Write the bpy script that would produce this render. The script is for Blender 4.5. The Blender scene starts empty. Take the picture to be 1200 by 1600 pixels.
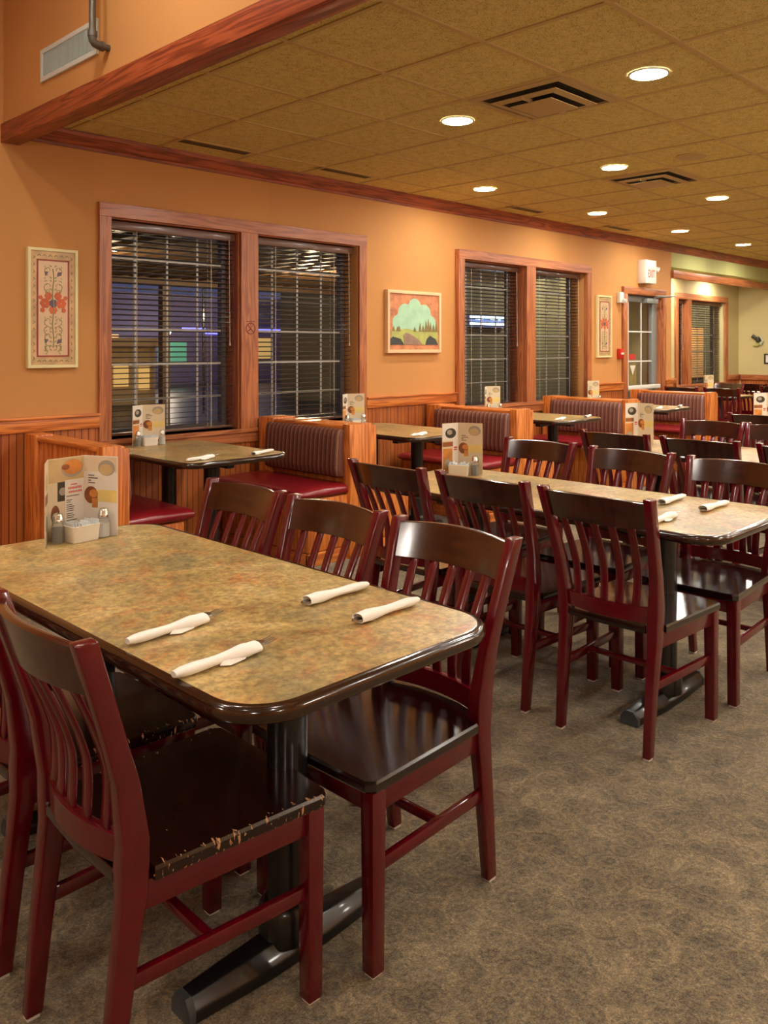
import bpy, bmesh, math, random
from math import sin, cos, pi, radians as rad
from mathutils import Vector, Matrix

# ------------------------------------------------------------------ camera, world, exposure
S = bpy.context.scene
COL = S.collection
CAM_F, CAM_H, CAM_A, HORIZON = 1316.0, 1.40, rad(44.7), 542.0
cam_d = bpy.data.cameras.new('camera')
cam = bpy.data.objects.new('camera', cam_d); COL.objects.link(cam)
cam.location = (0, 0, CAM_H)
cam.rotation_euler = (pi/2, 0, CAM_A - pi/2)
cam_d.sensor_fit = 'VERTICAL'; cam_d.sensor_height = 36.0; cam_d.sensor_width = 27.0
cam_d.lens = CAM_F/1600*36.0
cam_d.shift_y = -(800-HORIZON)/1600.0
cam_d.clip_end = 300; cam_d.clip_start = .02
S.camera = cam
S.view_settings.view_transform = 'Standard'
S.view_settings.look = 'None'
S.view_settings.gamma = 1.0
S.view_settings.use_curve_mapping = False
S.view_settings.exposure = 2.15
LAMP = 60.0            # radiance of the recessed lamps
LAMP_HI = 62.0         # lamps in the raised ceiling
FILL_PENDANT = 17.0         # unseen fill globes added behind the camera to brighten the ceiling
LAMP_COL = (1.0, .93, .82)
wd = bpy.data.worlds.new('night'); S.world = wd; wd.use_nodes = True
wd.node_tree.nodes['Background'].inputs[0].default_value = (.012, .014, .03, 1)
wd.node_tree.nodes['Background'].inputs[1].default_value = 1.0
S.cycles.max_bounces = 7; S.cycles.diffuse_bounces = 4; S.cycles.glossy_bounces = 4
S.cycles.transparent_max_bounces = 12; S.cycles.sample_clamp_indirect = 6.0

# ------------------------------------------------------------------ materials
def lin(c):
    return tuple((v/255/12.92 if v/255 <= .04045 else ((v/255+.055)/1.055)**2.4) for v in c)
class NT:
    def __init__(s, name):
        s.m = bpy.data.materials.new(name); s.m.use_nodes = True
        s.t = s.m.node_tree; s.n = s.t.nodes; s.b = s.n['Principled BSDF']
    def node(s, typ, **kw):
        n = s.n.new(typ)
        for k, v in kw.items():
            if k in n.inputs: n.inputs[k].default_value = v
            else: setattr(n, k, v)
        return n
    def link(s, a, b): s.t.links.new(a, b)
    def coord(s, scale=(1,1,1), kind='Object', rot=(0,0,0)):
        tc = s.node('ShaderNodeTexCoord'); mp = s.node('ShaderNodeMapping')
        mp.inputs['Scale'].default_value = scale; mp.inputs['Rotation'].default_value = rot
        s.link(tc.outputs[kind], mp.inputs['Vector']); return mp.outputs['Vector']
    def noise(s, vec, scale=5, detail=3, rough=.5, dist=0):
        n = s.node('ShaderNodeTexNoise'); n.inputs['Scale'].default_value = scale
        n.inputs['Detail'].default_value = detail; n.inputs['Roughness'].default_value = rough
        n.inputs['Distortion'].default_value = dist
        s.link(vec, n.inputs['Vector']); return n.outputs['Fac']
    def ramp(s, fac, stops, interp='LINEAR'):
        r = s.node('ShaderNodeValToRGB'); r.color_ramp.interpolation = interp
        e = r.color_ramp.elements
        while len(e) < len(stops): e.new(.5)
        for i, (p, c) in enumerate(stops):
            e[i].position = p; e[i].color = (*c, 1) if len(c) == 3 else c
        s.link(fac, r.inputs['Fac']); return r.outputs['Color']
    def mix(s, fac, a, b, blend='MIX'):
        m = s.node('ShaderNodeMix', data_type='RGBA', blend_type=blend)
        for sock, v in ((m.inputs[0], fac), (m.inputs[6], a), (m.inputs[7], b)):
            if hasattr(v, 'node'): s.link(v, sock)
            elif isinstance(v, (int, float)): sock.default_value = v
            else: sock.default_value = (*v, 1)
        return m.outputs[2]
    def math(s, op, a, b=None):
        m = s.node('ShaderNodeMath', operation=op)
        for sock, v in zip(m.inputs, (a, b)):
            if v is None: continue
            if hasattr(v, 'node'): s.link(v, sock)
            else: sock.default_value = v
        return m.outputs[0]
    def base(s, v):
        if hasattr(v, 'node'): s.link(v, s.b.inputs['Base Color'])
        else: s.b.inputs['Base Color'].default_value = (*v, 1)
    def set(s, **kw):
        for k, v in kw.items():
            k = k.replace('_', ' ')
            if hasattr(v, 'node'): s.link(v, s.b.inputs[k])
            else: s.b.inputs[k].default_value = v
    def bump(s, fac, strength=.3, dist=.002):
        b = s.node('ShaderNodeBump'); b.inputs['Strength'].default_value = strength
        b.inputs['Distance'].default_value = dist
        s.link(fac, b.inputs['Height']); s.link(b.outputs[0], s.b.inputs['Normal'])

def plain(name, rgb, rough=.5, metal=0, coat=0, spec=.5, noise=.0):
    t = NT(name); c = lin(rgb)
    if noise:
        n = t.noise(t.coord(), 14, 4)
        t.base(t.ramp(n, [(.3, tuple(v*(1-noise) for v in c)), (.7, tuple(min(1, v*(1+noise)) for v in c))]))
    else: t.base(c)
    t.set(Roughness=rough, Metallic=metal, Coat_Weight=coat); t.b.inputs['Specular IOR Level'].default_value = spec
    t.b.inputs['Coat Roughness'].default_value = .08
    return t.m
def emit(name, rgb, strength):
    t = NT(name); t.base(lin(rgb)); t.b.inputs['Emission Color'].default_value = (*lin(rgb), 1)
    t.b.inputs['Emission Strength'].default_value = strength; t.set(Roughness=.4); return t.m
def wood(name, light, dark, axis='z', rough=.38, scale=1.0, coat=.15, kind='Object'):
    """straight grain with cathedral figure running along one axis"""
    t = NT(name)
    sc = {'x': (.55, 9, 9), 'y': (9, .55, 9), 'z': (9, 9, .55)}[axis]
    v = t.coord(tuple(q*scale for q in sc), kind)
    n1 = t.noise(v, 1.6, 3, .5, .4)
    bands = t.math('FRACT', t.math('MULTIPLY', n1, 7.0))
    tri = t.math('ABSOLUTE', t.math('SUBTRACT', bands, .5))
    sf = {'x': (3, 160, 160), 'y': (160, 3, 160), 'z': (160, 160, 3)}[axis]
    n2 = t.noise(t.coord(sf, kind), 1.0, 2, .6)
    f = t.math('ADD', t.math('MULTIPLY', tri, 1.0), t.math('MULTIPLY', n2, .42))
    c = t.ramp(f, [(.25, lin(dark)), (.62, lin(light)), (1., tuple(min(1, q*1.12) for q in lin(light)))])
    t.base(c); t.set(Roughness=rough, Coat_Weight=coat); t.b.inputs['Coat Roughness'].default_value = .2
    t.bump(n2, .12, .0006)
    return t.m

M = {}
for ax in 'xyz':
    M['oak_'+ax] = wood('oak_'+ax, (220, 132, 60), (176, 90, 34), ax)
    M['trim_'+ax] = wood('trim_wood_'+ax, (184, 112, 66), (150, 82, 46), ax, kind='Object')
    M['crown_'+ax] = wood('crown_wood_'+ax, (166, 80, 46), (118, 48, 24), ax, rough=.42)
def bead(name, axis):   # tongue and groove wainscot boards
    t = NT(name)
    v = t.coord((160, 160, 3)); n2 = t.noise(v, 1.0, 2, .6)
    tc = t.node('ShaderNodeTexCoord'); sp = t.node('ShaderNodeSeparateXYZ'); t.link(tc.outputs['Object'], sp.inputs[0])
    q = t.math('FRACT', t.math('DIVIDE', sp.outputs['XYZ'.index(axis.upper())], .045))
    groove = t.math('LESS_THAN', q, .12)
    n1 = t.noise(t.coord((9, 9, .5)), 2.0, 3)
    c = t.ramp(t.math('ADD', t.math('MULTIPLY', n1, .8), t.math('MULTIPLY', n2, .4)), [(.35, lin((146, 72, 30))), (.8, lin((196, 112, 54)))])
    t.base(t.mix(groove, c, lin((84, 38, 14)))); t.set(Roughness=.42)
    t.bump(t.math('SUBTRACT', 1.0, groove), .5, .004)
    return t.m
M['bead_x'] = bead('bead_board_x', 'x'); M['bead_y'] = bead('bead_board_y', 'y')
def wallpaper(name, c):
    t = NT(name); c = lin(c)
    g = t.node('ShaderNodeNewGeometry'); mp = t.node('ShaderNodeMapping'); t.link(g.outputs['Position'], mp.inputs[0])
    n = t.noise(mp.outputs[0], 260, 2, .6); n2 = t.noise(mp.outputs[0], 1.3, 3)
    sp = t.node('ShaderNodeSeparateXYZ'); t.link(g.outputs['Position'], sp.inputs[0])
    strip = t.math('FLOOR', t.math('DIVIDE', t.math('ADD', sp.outputs[0], .95), .695))
    wn = t.node('ShaderNodeTexWhiteNoise'); wn.noise_dimensions = '1D'; t.link(strip, wn.inputs['W'])
    f = t.math('ADD', t.math('ADD', t.math('MULTIPLY', n, .5), t.math('MULTIPLY', n2, .25)), t.math('MULTIPLY', wn.outputs['Value'], .12))
    t.base(t.ramp(f, [(.25, tuple(q*.84 for q in c)), (.65, tuple(min(1, q*1.1) for q in c))]))
    t.set(Roughness=.75); t.b.inputs['Specular IOR Level'].default_value = .3
    t.bump(n, .15, .001)
    return t.m
M['wall'] = wallpaper('orange_wallpaper', (202, 144, 84))
M['green'] = wallpaper('green_wallpaper', (204, 188, 134))
def ceiling_tile():
    t = NT('fissured_ceiling_tile')
    g = t.node('ShaderNodeNewGeometry')
    v1 = t.node('ShaderNodeTexVoronoi'); v1.inputs['Scale'].default_value = 85; t.link(g.outputs['Position'], v1.inputs[0])
    mp = t.node('ShaderNodeMapping'); mp.inputs['Scale'].default_value = (1, 1.5, 1); t.link(g.outputs['Position'], mp.inputs[0])
    n = t.noise(mp.outputs[0], 130, 3, .65, .9); n2 = t.noise(g.outputs['Position'], 26, 3)
    f = t.math('ADD', t.math('MULTIPLY', n, .8), t.math('MULTIPLY', n2, .2))
    t.base(t.ramp(f, [(.36, lin((132, 108, 60))), (.47, lin((216, 196, 130))), (.7, lin((238, 220, 156)))]))
    t.set(Roughness=.95); t.b.inputs['Specular IOR Level'].default_value = .1
    t.bump(f, .6, .003)
    return t.m
M['tile'] = ceiling_tile()
M['tee'] = plain('ceiling_tee_paint', (196, 168, 112), .6)
M['plaster'] = plain('cream_plaster', (205, 185, 145), .8)
def carpet():
    t = NT('patterned_carpet')
    g = t.node('ShaderNodeNewGeometry'); P = g.outputs['Position']
    warp = t.node('ShaderNodeTexNoise'); warp.inputs['Scale'].default_value = 7; t.link(P, warp.inputs[0])
    vm = t.node('ShaderNodeVectorMath', operation='SCALE'); t.link(warp.outputs['Color'], vm.inputs[0]); vm.inputs['Scale'].default_value = .07
    va = t.node('ShaderNodeVectorMath', operation='ADD'); t.link(P, va.inputs[0]); t.link(vm.outputs[0], va.inputs[1])
    vo = t.node('ShaderNodeTexVoronoi'); vo.inputs['Scale'].default_value = 16; vo.inputs['Randomness'].default_value = .75
    t.link(va.outputs[0], vo.inputs[0])
    d = vo.outputs['Distance']
    rings = t.math('ADD', t.math('MULTIPLY', t.math('SINE', t.math('MULTIPLY', d, 21.0)), .35), d)
    blot = t.noise(P, 8, 4, .65, .8)
    fib = t.noise(P, 190, 3, .8); fib2 = t.noise(P, 75, 3, .8, 1.2)
    f = t.math('ADD', t.math('ADD', t.math('MULTIPLY', rings, .06), t.math('MULTIPLY', blot, .28)), t.math('ADD', t.math('MULTIPLY', fib, .46), t.math('MULTIPLY', fib2, .37)))
    t.base(t.ramp(f, [(.44, lin((36, 31, 24))), (.54, lin((92, 79, 57))), (.63, lin((128, 112, 82))), (.76, lin((184, 162, 122)))]))
    t.set(Roughness=1.0, Sheen_Weight=.3); t.b.inputs['Specular IOR Level'].default_value = .05
    t.bump(t.math('ADD', fib, t.math('MULTIPLY', rings, .4)), .9, .004)
    return t.m
M['carpet'] = carpet()
def laminate():
    t = NT('mottled_laminate')
    v = t.coord()
    n1 = t.noise(v, 3.2, 5, .65, .8); n2 = t.noise(v, 7.5, 5, .7, 1.0); n3 = t.noise(v, 60, 4, .7)
    base = t.ramp(n1, [(.32, lin((130, 112, 72))), (.5, lin((172, 148, 94))), (.66, lin((196, 176, 126)))])
    rust = t.ramp(n2, [(.5, (0, 0, 0)), (.66, (1, 1, 1))])
    sep = t.node('ShaderNodeSeparateColor'); t.link(rust, sep.inputs[0])
    c = t.mix(t.math('MULTIPLY', sep.outputs[0], .55), base, lin((176, 100, 54)))
    n4 = t.noise(t.coord((1, 1, 1), rot=(0, 0, 1)), 5.5, 4, .6, .5)
    ol = t.node('ShaderNodeSeparateColor'); t.link(t.ramp(n4, [(.52, (0, 0, 0)), (.66, (1, 1, 1))]), ol.inputs[0])
    c = t.mix(t.math('MULTIPLY', ol.outputs[0], .55), c, lin((128, 122, 92)))
    c = t.mix(.5, c, t.ramp(n3, [(.36, (.16, .13, .1)), (.66, (.95, .92, .85))]), 'OVERLAY')
    t.base(c); t.set(Roughness=.3); t.b.inputs['Specular IOR Level'].default_value = .45
    return t.m
M['laminate'] = laminate()
M['edge'] = plain('dark_bullnose_edge', (42, 22, 12), .16, coat=.6, noise=.25)
M['red'] = plain('burgundy_lacquer', (88, 4, 17), .22, coat=.5, noise=.12)
def mahog(name, c1, c2):
    t = NT(name); v = t.coord((10, 1.2, 10)); n = t.noise(v, 4, 4, .6, .5)
    t.base(t.ramp(n, [(.35, lin(c1)), (.68, lin(c2))])); t.set(Roughness=.17, Coat_Weight=.7); t.b.inputs['Coat Roughness'].default_value = .12
    return t
M['crest'] = mahog('dark_mahogany_crest', (38, 12, 8), (66, 26, 14)).m
M['seat'] = mahog('dark_seat_lacquer', (16, 5, 5), (34, 10, 9)).m
def worn_seat():
    t = mahog('worn_seat_lacquer', (20, 4, 5), (40, 8, 8))
    col = t.b.inputs['Base Color'].links[0].from_socket
    tc = t.node('ShaderNodeTexCoord'); sp = t.node('ShaderNodeSeparateXYZ'); t.link(tc.outputs['Object'], sp.inputs[0])
    ay = t.math('ABSOLUTE', sp.outputs[1])
    edge = t.ramp(t.math('ADD', ay, t.math('MULTIPLY', sp.outputs[0], -.04)), [(.168, (0, 0, 0)), (.2, (1, 1, 1))])
    es = t.node('ShaderNodeSeparateColor'); t.link(edge, es.inputs[0])
    n = t.noise(t.coord((3.2, 1, 1)), 38, 3, .6, .3)
    m1 = t.math('GREATER_THAN', t.math('ADD', n, t.math('MULTIPLY', es.outputs[0], .16)), .77)
    nb = t.noise(t.coord((1.0, .35, 1)), 30, 2, .5)
    m2 = t.math('MULTIPLY', t.math('GREATER_THAN', nb, .775), 1.0)
    m = t.math('MAXIMUM', m1, m2)
    t.base(t.mix(m, col, lin((190, 140, 92))))
    t.set(Roughness=t.math('ADD', t.math('MULTIPLY', m, .4), .2)); t.set(Coat_Weight=t.math('SUBTRACT', .6, t.math('MULTIPLY', m, .6)))
    return t.m
M['worn'] = worn_seat()
M['glide'] = plain('white_nylon_glide', (205, 200, 190), .5)
M['iron'] = plain('black_painted_iron', (20, 20, 22), .3, coat=.3)
M['ironcap'] = plain('grey_worn_iron', (62, 68, 72), .4, noise=.3)
M['vinyl'] = plain('red_vinyl', (132, 20, 30), .3, coat=.15, noise=.06)
def stripe():
    t = NT('striped_channel_fabric')
    tc = t.node('ShaderNodeTexCoord'); sp = t.node('ShaderNodeSeparateXYZ'); t.link(tc.outputs['Object'], sp.inputs[0])
    q = t.math('FRACT', t.math('DIVIDE', sp.outputs[1], .043))
    n = t.noise(t.coord((1, 60, 6)), 6, 3)
    c = t.ramp(t.math('ADD', q, t.math('MULTIPLY', n, .25)), [(.1, lin((84, 44, 36))), (.3, lin((128, 76, 60))), (.5, lin((98, 54, 44))), (.62, lin((158, 116, 94))), (.8, lin((120, 74, 62))), (1., lin((82, 44, 36)))])
    t.base(c); t.set(Roughness=.6)
    t.bump(t.math('ABSOLUTE', t.math('SUBTRACT', q, .5)), .5, .006)
    return t.m
M['stripe'] = stripe()
M['slat'] = plain('dark_wood_blind_slat', (62, 34, 24), .35, coat=.2, noise=.15)
M['slatrail'] = plain('brown_blind_headrail', (104, 70, 56), .3, coat=.3)
M['cord'] = plain('blind_ladder_cord', (190, 180, 160), .8)
M['muntin'] = plain('white_muntin', (225, 225, 215), .4)
M['alu'] = plain('grey_aluminium', (150, 156, 152), .4, metal=.3)
M['bronze'] = plain('bronze_window_frame', (110, 104, 104), .45)
def glass():
    t = NT('thin_window_glass'); out = t.n['Material Output']
    tr = t.node('ShaderNodeBsdfTransparent'); gl = t.node('ShaderNodeBsdfGlossy'); gl.inputs['Roughness'].default_value = .0
    fr = t.node('ShaderNodeFresnel'); fr.inputs['IOR'].default_value = 1.5
    mx = t.node('ShaderNodeMixShader')
    ge = t.node('ShaderNodeNewGeometry'); t.link(t.math('MULTIPLY', fr.outputs[0], t.math('SUBTRACT', 1.0, ge.outputs['Backfacing'])), mx.inputs[0]); t.link(tr.outputs[0], mx.inputs[1]); t.link(gl.outputs[0], mx.inputs[2]); t.link(mx.outputs[0], out.inputs['Surface'])
    return t.m
M['glass'] = glass()
def shaker_glass():
    t = NT('shaker_glass'); t.base((.95, .97, .95)); t.set(Roughness=.05, Transmission_Weight=.85, IOR=1.3); return t.m
M['jar'] = shaker_glass()
M['chrome'] = plain('chrome', (215, 215, 212), .15, metal=1)
M['steel'] = plain('stainless_cutlery', (190, 188, 184), .22, metal=1)
M['pepper'] = plain('ground_pepper', (96, 90, 62), .9, noise=.3)
M['salt'] = plain('salt', (232, 230, 222), .9)
M['porcelain'] = plain('white_porcelain', (232, 226, 210), .25, coat=.3)
M['paper'] = plain('white_paper_napkin', (236, 233, 224), .85, noise=.02)
M['packet'] = plain('sweetener_packet', (220, 226, 228), .6, noise=.15)
M['card'] = plain('cream_menu_card', (214, 196, 164), .45, noise=.05)
M['cardwhite'] = plain('white_menu_card', (224, 216, 204), .45)
M['cardtan'] = plain('tan_menu_print', (196, 168, 118), .5, noise=.12)
M['p_pie'] = plain('pie_crust_print', (206, 132, 60), .5, noise=.3)
M['p_brown'] = plain('brown_food_print', (140, 80, 38), .5, noise=.45)
M['p_dark'] = plain('dark_glass_print', (58, 52, 36), .5, noise=.3)
M['p_black'] = plain('black_type', (46, 42, 42), .5)
M['p_red'] = plain('red_type', (200, 58, 48), .5)
M['p_yellow'] = plain('yellow_print', (226, 200, 120), .5, noise=.1)
M['p_plate'] = plain('grey_plate_print', (160, 150, 134), .5)
M['white'] = plain('white_plastic', (225, 222, 210), .4)
M['greywhite'] = plain('grey_white_metal', (200, 204, 196), .45)
M['darkslot'] = plain('dark_duct', (30, 24, 16), .8)
M['pipe'] = plain('grey_steel_pipe', (96, 92, 84), .45, metal=.5)
M['diff'] = plain('tan_air_diffuser', (186, 158, 108), .5)
M['frame'] = plain('cream_frame', (226, 214, 160), .45)
M['f_tile'] = plain('pink_tan_tile', (214, 180, 142), .35, noise=.05)
M['f_border'] = plain('speckled_border_tile', (200, 164, 116), .4, noise=.22)
M['f_red'] = plain('rust_red_line', (150, 58, 36), .5)
M['f_green'] = plain('olive_vine', (150, 144, 92), .5)
M['f_purple'] = plain('purple_flower', (96, 78, 92), .5, noise=.2)
M['f_orange'] = plain('orange_flower', (198, 92, 46), .5, noise=.25)
M['f_sky'] = plain('aqua_sky', (164, 204, 170), .5, noise=.1)
M['f_rock'] = plain('russet_surround', (196, 126, 84), .5, noise=.3)
M['f_hill'] = plain('meadow_green', (172, 176, 96), .5, noise=.2)
M['f_tree'] = plain('brown_green_trees', (134, 116, 62), .5, noise=.3)
M['f_path'] = plain('mauve_path', (150, 122, 102), .5, noise=.2)
M['f_dark'] = plain('dark_shrub', (62, 64, 62), .5, noise=.3)
M['f_lip'] = plain('pale_peach_frame', (226, 190, 146), .45)
M['alarm'] = plain('red_alarm', (190, 34, 24), .4)
M['etch'] = plain('brown_etched_mark', (122, 46, 18), .6)
M['lens'] = emit('lamp_lens', (255, 244, 226), 1.0)
t_ = M['lens'].node_tree.nodes['Principled BSDF']; t_.inputs['Emission Color'].default_value = (*LAMP_COL, 1); t_.inputs['Emission Strength'].default_value = LAMP
M['wallg'] = wallpaper('soffit_green_wallpaper', (190, 190, 126))
M['lens_hi'] = M['lens'].copy(); M['lens_hi'].node_tree.nodes['Principled BSDF'].inputs['Emission Strength'].default_value = LAMP_HI
M['exit'] = emit('lit_exit_face', (255, 196, 180), .10)
M['exit_red'] = emit('lit_red_letters', (255, 40, 25), .45)

# ------------------------------------------------------------------ mesh building
def frame_rings(x0, x1, z0, z1, wd, y0, y1, wz=None):
    # rectangular picture-frame moulding in the xz plane, y0 = back, y1 = front
    wz = wz or wd
    r = lambda a, b, y: [(x0+a, y, z0+b), (x1-a, y, z0+b), (x1-a, y, z1-b), (x0+a, y, z1-b)]
    return [r(0, 0, y0), r(0, 0, y1+(y0-y1)*.12), r(.003, .003, y1), r(wd-.003, wz-.003, y1), r(wd, wz, y1+(y0-y1)*.12), r(wd, wz, y0), r(0, 0, y0)]
class MB:
    def __init__(s): s.v = []; s.f = []; s.mi = []
    def add(s, vs, fs, mi=0):
        o = len(s.v); s.v += [tuple(p) for p in vs]; s.f += [tuple(i+o for i in f) for f in fs]; s.mi += [mi]*len(fs); return s
    def box(s, a, b, mi=0):
        x0, y0, z0 = (min(a[i], b[i]) for i in range(3)); x1, y1, z1 = (max(a[i], b[i]) for i in range(3))
        return s.add([(x0,y0,z0),(x1,y0,z0),(x1,y1,z0),(x0,y1,z0),(x0,y0,z1),(x1,y0,z1),(x1,y1,z1),(x0,y1,z1)],
                     [(3,2,1,0),(4,5,6,7),(0,1,5,4),(1,2,6,5),(2,3,7,6),(3,0,4,7)], mi)
    def loft(s, rings, mi=0, caps=True):
        n = len(rings[0]); vs = [p for r in rings for p in r]; fs = []
        for k in range(len(rings)-1):
            for i in range(n):
                j = (i+1) % n
                fs.append((k*n+i, k*n+j, (k+1)*n+j, (k+1)*n+i))
        if caps: fs.append(tuple(range(n-1, -1, -1))); fs.append(tuple((len(rings)-1)*n+i for i in range(n)))
        return s.add(vs, fs, mi)
    def lathe(s, prof, c=(0,0,0), n=24, mi=0):
        return s.loft([[(c[0]+r*cos(2*pi*i/n), c[1]+r*sin(2*pi*i/n), c[2]+z) for i in range(n)] for r, z in prof], mi)
    def tube(s, path, r, n=8, mi=0):
        rs = r if isinstance(r, (list, tuple)) else [r]*len(path)
        P = [Vector(p) for p in path]; rings = []
        up = Vector((0, 0, 1))
        for i, p in enumerate(P):
            d = (P[min(i+1, len(P)-1)]-P[max(i-1, 0)]).normalized()
            a = d.cross(up) if abs(d.dot(up)) < .97 else d.cross(Vector((1, 0, 0)))
            a.normalize(); b = d.cross(a)
            rings.append([tuple(p+(a*cos(2*pi*k/n)+b*sin(2*pi*k/n))*rs[i]) for k in range(n)])
        return s.loft(rings, mi)
    def prism(s, poly, d0, d1, fn, mi=0):
        return s.loft([[fn(u, v, d0) for u, v in poly], [fn(u, v, d1) for u, v in poly]], mi)
    def build(s, name, mats, parent=None, bevel=0, seg=2, angle=40, loc=None, recalc=True):
        me = bpy.data.meshes.new(name); me.from_pydata(s.v, [], s.f)
        mats = mats if isinstance(mats, (list, tuple)) else [mats]
        for m in mats: me.materials.append(m)
        for p, i in zip(me.polygons, s.mi): p.material_index = i
        bm = bmesh.new(); bm.from_mesh(me)
        if recalc: bmesh.ops.recalc_face_normals(bm, faces=bm.faces)
        if bevel:
            ed = [e for e in bm.edges if len(e.link_faces) == 2 and e.calc_face_angle(0) > rad(30)]
            bmesh.ops.bevel(bm, geom=ed, offset=bevel, segments=seg, profile=.5, affect='EDGES', clamp_overlap=True)
        bm.to_mesh(me); bm.free()
        me.polygons.foreach_set('use_smooth', [True]*len(me.polygons))
        me.set_sharp_from_angle(angle=rad(angle))
        o = bpy.data.objects.new(name, me); COL.objects.link(o)
        if parent: o.parent = parent
        if loc: o.location = loc
        return o
def thing(name, label, cat, loc=(0,0,0), rz=0, group=None):
    o = bpy.data.objects.new(name, None); COL.objects.link(o); o.location = loc; o.rotation_euler = (0,0,rz)
    o['label'] = label; o['category'] = cat
    if group: o['group'] = group
    o.empty_display_size = .1
    return o
def tag(o, label, cat, group=None):
    o['label'] = label; o['category'] = cat
    if group: o['group'] = group
    return o
def struct(o): o['kind'] = 'structure'; return o
def dup(root, loc, rz, label):
    r = root.copy(); COL.objects.link(r); r.location = loc; r.rotation_euler = (0,0,rz); r['label'] = label
    for ch in list(root.children):
        c = ch.copy(); COL.objects.link(c); c.parent = r
        for g in list(ch.children):
            d = g.copy(); COL.objects.link(d); d.parent = c
    return r
def rrect(x0, y0, x1, y1, r, n=8):
    pts = []
    for cx, cy, a0 in ((x1-r, y1-r, 0), (x0+r, y1-r, pi/2), (x0+r, y0+r, pi), (x1-r, y0+r, 3*pi/2)):
        for k in range(n+1):
            a = a0+k/n*pi/2; pts.append((cx+r*cos(a), cy+r*sin(a)))
    return pts

# ------------------------------------------------------------------ room shell
WY = 5.10; ZC = 2.745; ZH = 3.75; XF = 14.2; RY = 5.70; XR = 10.52
WIN = [(2.635, 3.645, .80, 2.24), (3.80, 4.835, .80, 2.24), (6.20, 7.19, .80, 2.235), (7.35, 8.36, .80, 2.235)]
DOOR = (9.32, 10.245, 0.0, 2.05)
WIN3 = [(11.97, 12.24, .80, 2.12), (12.37, 13.58, .80, 2.12)]
def wall_with_holes(mb, x0, x1, y0, y1, z0, z1, holes):
    xs = x0
    for h in sorted(holes):
        mb.box((xs, y0, z0), (h[0], y1, z1))
        if h[2] > z0: mb.box((h[0], y0, z0), (h[1], y1, h[2]))
        mb.box((h[0], y0, h[3]), (h[1], y1, z1)); xs = h[1]
    mb.box((xs, y0, z0), (x1, y1, z1))
mb = MB(); wall_with_holes(mb, -3.2, XR, WY, WY+.2, 0, ZH, WIN+[DOOR])
struct(mb.build('wall_left', M['wall']))
mb = MB(); wall_with_holes(mb, XR-.2, XF+.2, RY, RY+.2, 0, ZC, WIN3); mb.box((XR-.2, WY+.2, 0), (XR, RY, ZC))
struct(mb.build('wall_alcove', M['green']))
mb = MB(); mb.box((XF, -3.4, 0), (XF+.2, RY, ZC)); struct(mb.build('wall_far', M['green']))
mb = MB(); mb.box((-3.2, -3.4, 0), (XF+.2, -3.2, ZH)); struct(mb.build('wall_right', M['wall']))
mb = MB(); mb.box((-3.2, -3.2, 0), (-3.0, WY, ZH)); struct(mb.build('wall_back', M['wall']))
mb = MB(); mb.box((-3.2, -3.4, -.12), (XF+.2, RY+.2, 0)); struct(mb.build('floor', M['carpet']))
mb = MB(); mb.box((1.955, -3.2, 2.66), (2.045, WY, ZH)); struct(mb.build('wall_header', M['wall']))
mb = MB(); mb.box((1.94, -3.2, 2.605), (2.05, WY, 2.715)); struct(mb.build('trim_header', M['crown_y'], bevel=.003))
mb = MB(); mb.box((2.05, -3.2, ZC), (XF, RY, ZC+.06)); struct(mb.build('ceiling', M['tile']))
mb = MB(); mb.box((-3.0, -3.2, ZH), (1.955, WY, ZH+.06)); struct(mb.build('ceiling_raised', M['plaster']))
GX, GY, GS = 2.945, 2.902, .6096
mb = MB()
for i in range(-1, 18):
    x = GX+i*GS
    if 2.1 < x < XF: mb.box((x-.012, -3.2, ZC-.006), (x+.012, 5.04, ZC+.01))
for j in range(-10, 4):
    y = GY+j*GS
    if -3.2 < y < 5.0: mb.box((2.05, y-.012, ZC-.0065), (XF, y+.012, ZC+.01))
mb.box((2.05, -3.2, ZC-.006), (2.085, 5.04, ZC+.01))
struct(mb.build('trim_ceiling_grid', M['tee']))
# crown moulding, stepped profile running along the window wall
def crown(name, x0, x1):
    prof = [(WY, 2.645), (WY-.012, 2.645), (WY-.016, 2.662), (WY-.03, 2.672), (WY-.045, 2.70), (WY-.062, 2.718), (WY-.066, 2.735), (WY-.07, 2.745), (WY, 2.745)]
    m = MB(); m.prism(prof, x0, x1, lambda u, v, d: (d, u, v)); return struct(m.build(name, M['crown_x'], angle=25))
crown('trim_crown', 2.05, XF)
mb = MB(); mb.box((XR, WY, 2.45), (XF, RY, ZC)); struct(mb.build('wall_soffit', M['wallg']))
mb = MB(); mb.box((XR-.001, WY-.035, 2.305), (XF, WY+.01, 2.405)); struct(mb.build('trim_soffit', M['trim_x'], bevel=.003))
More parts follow.
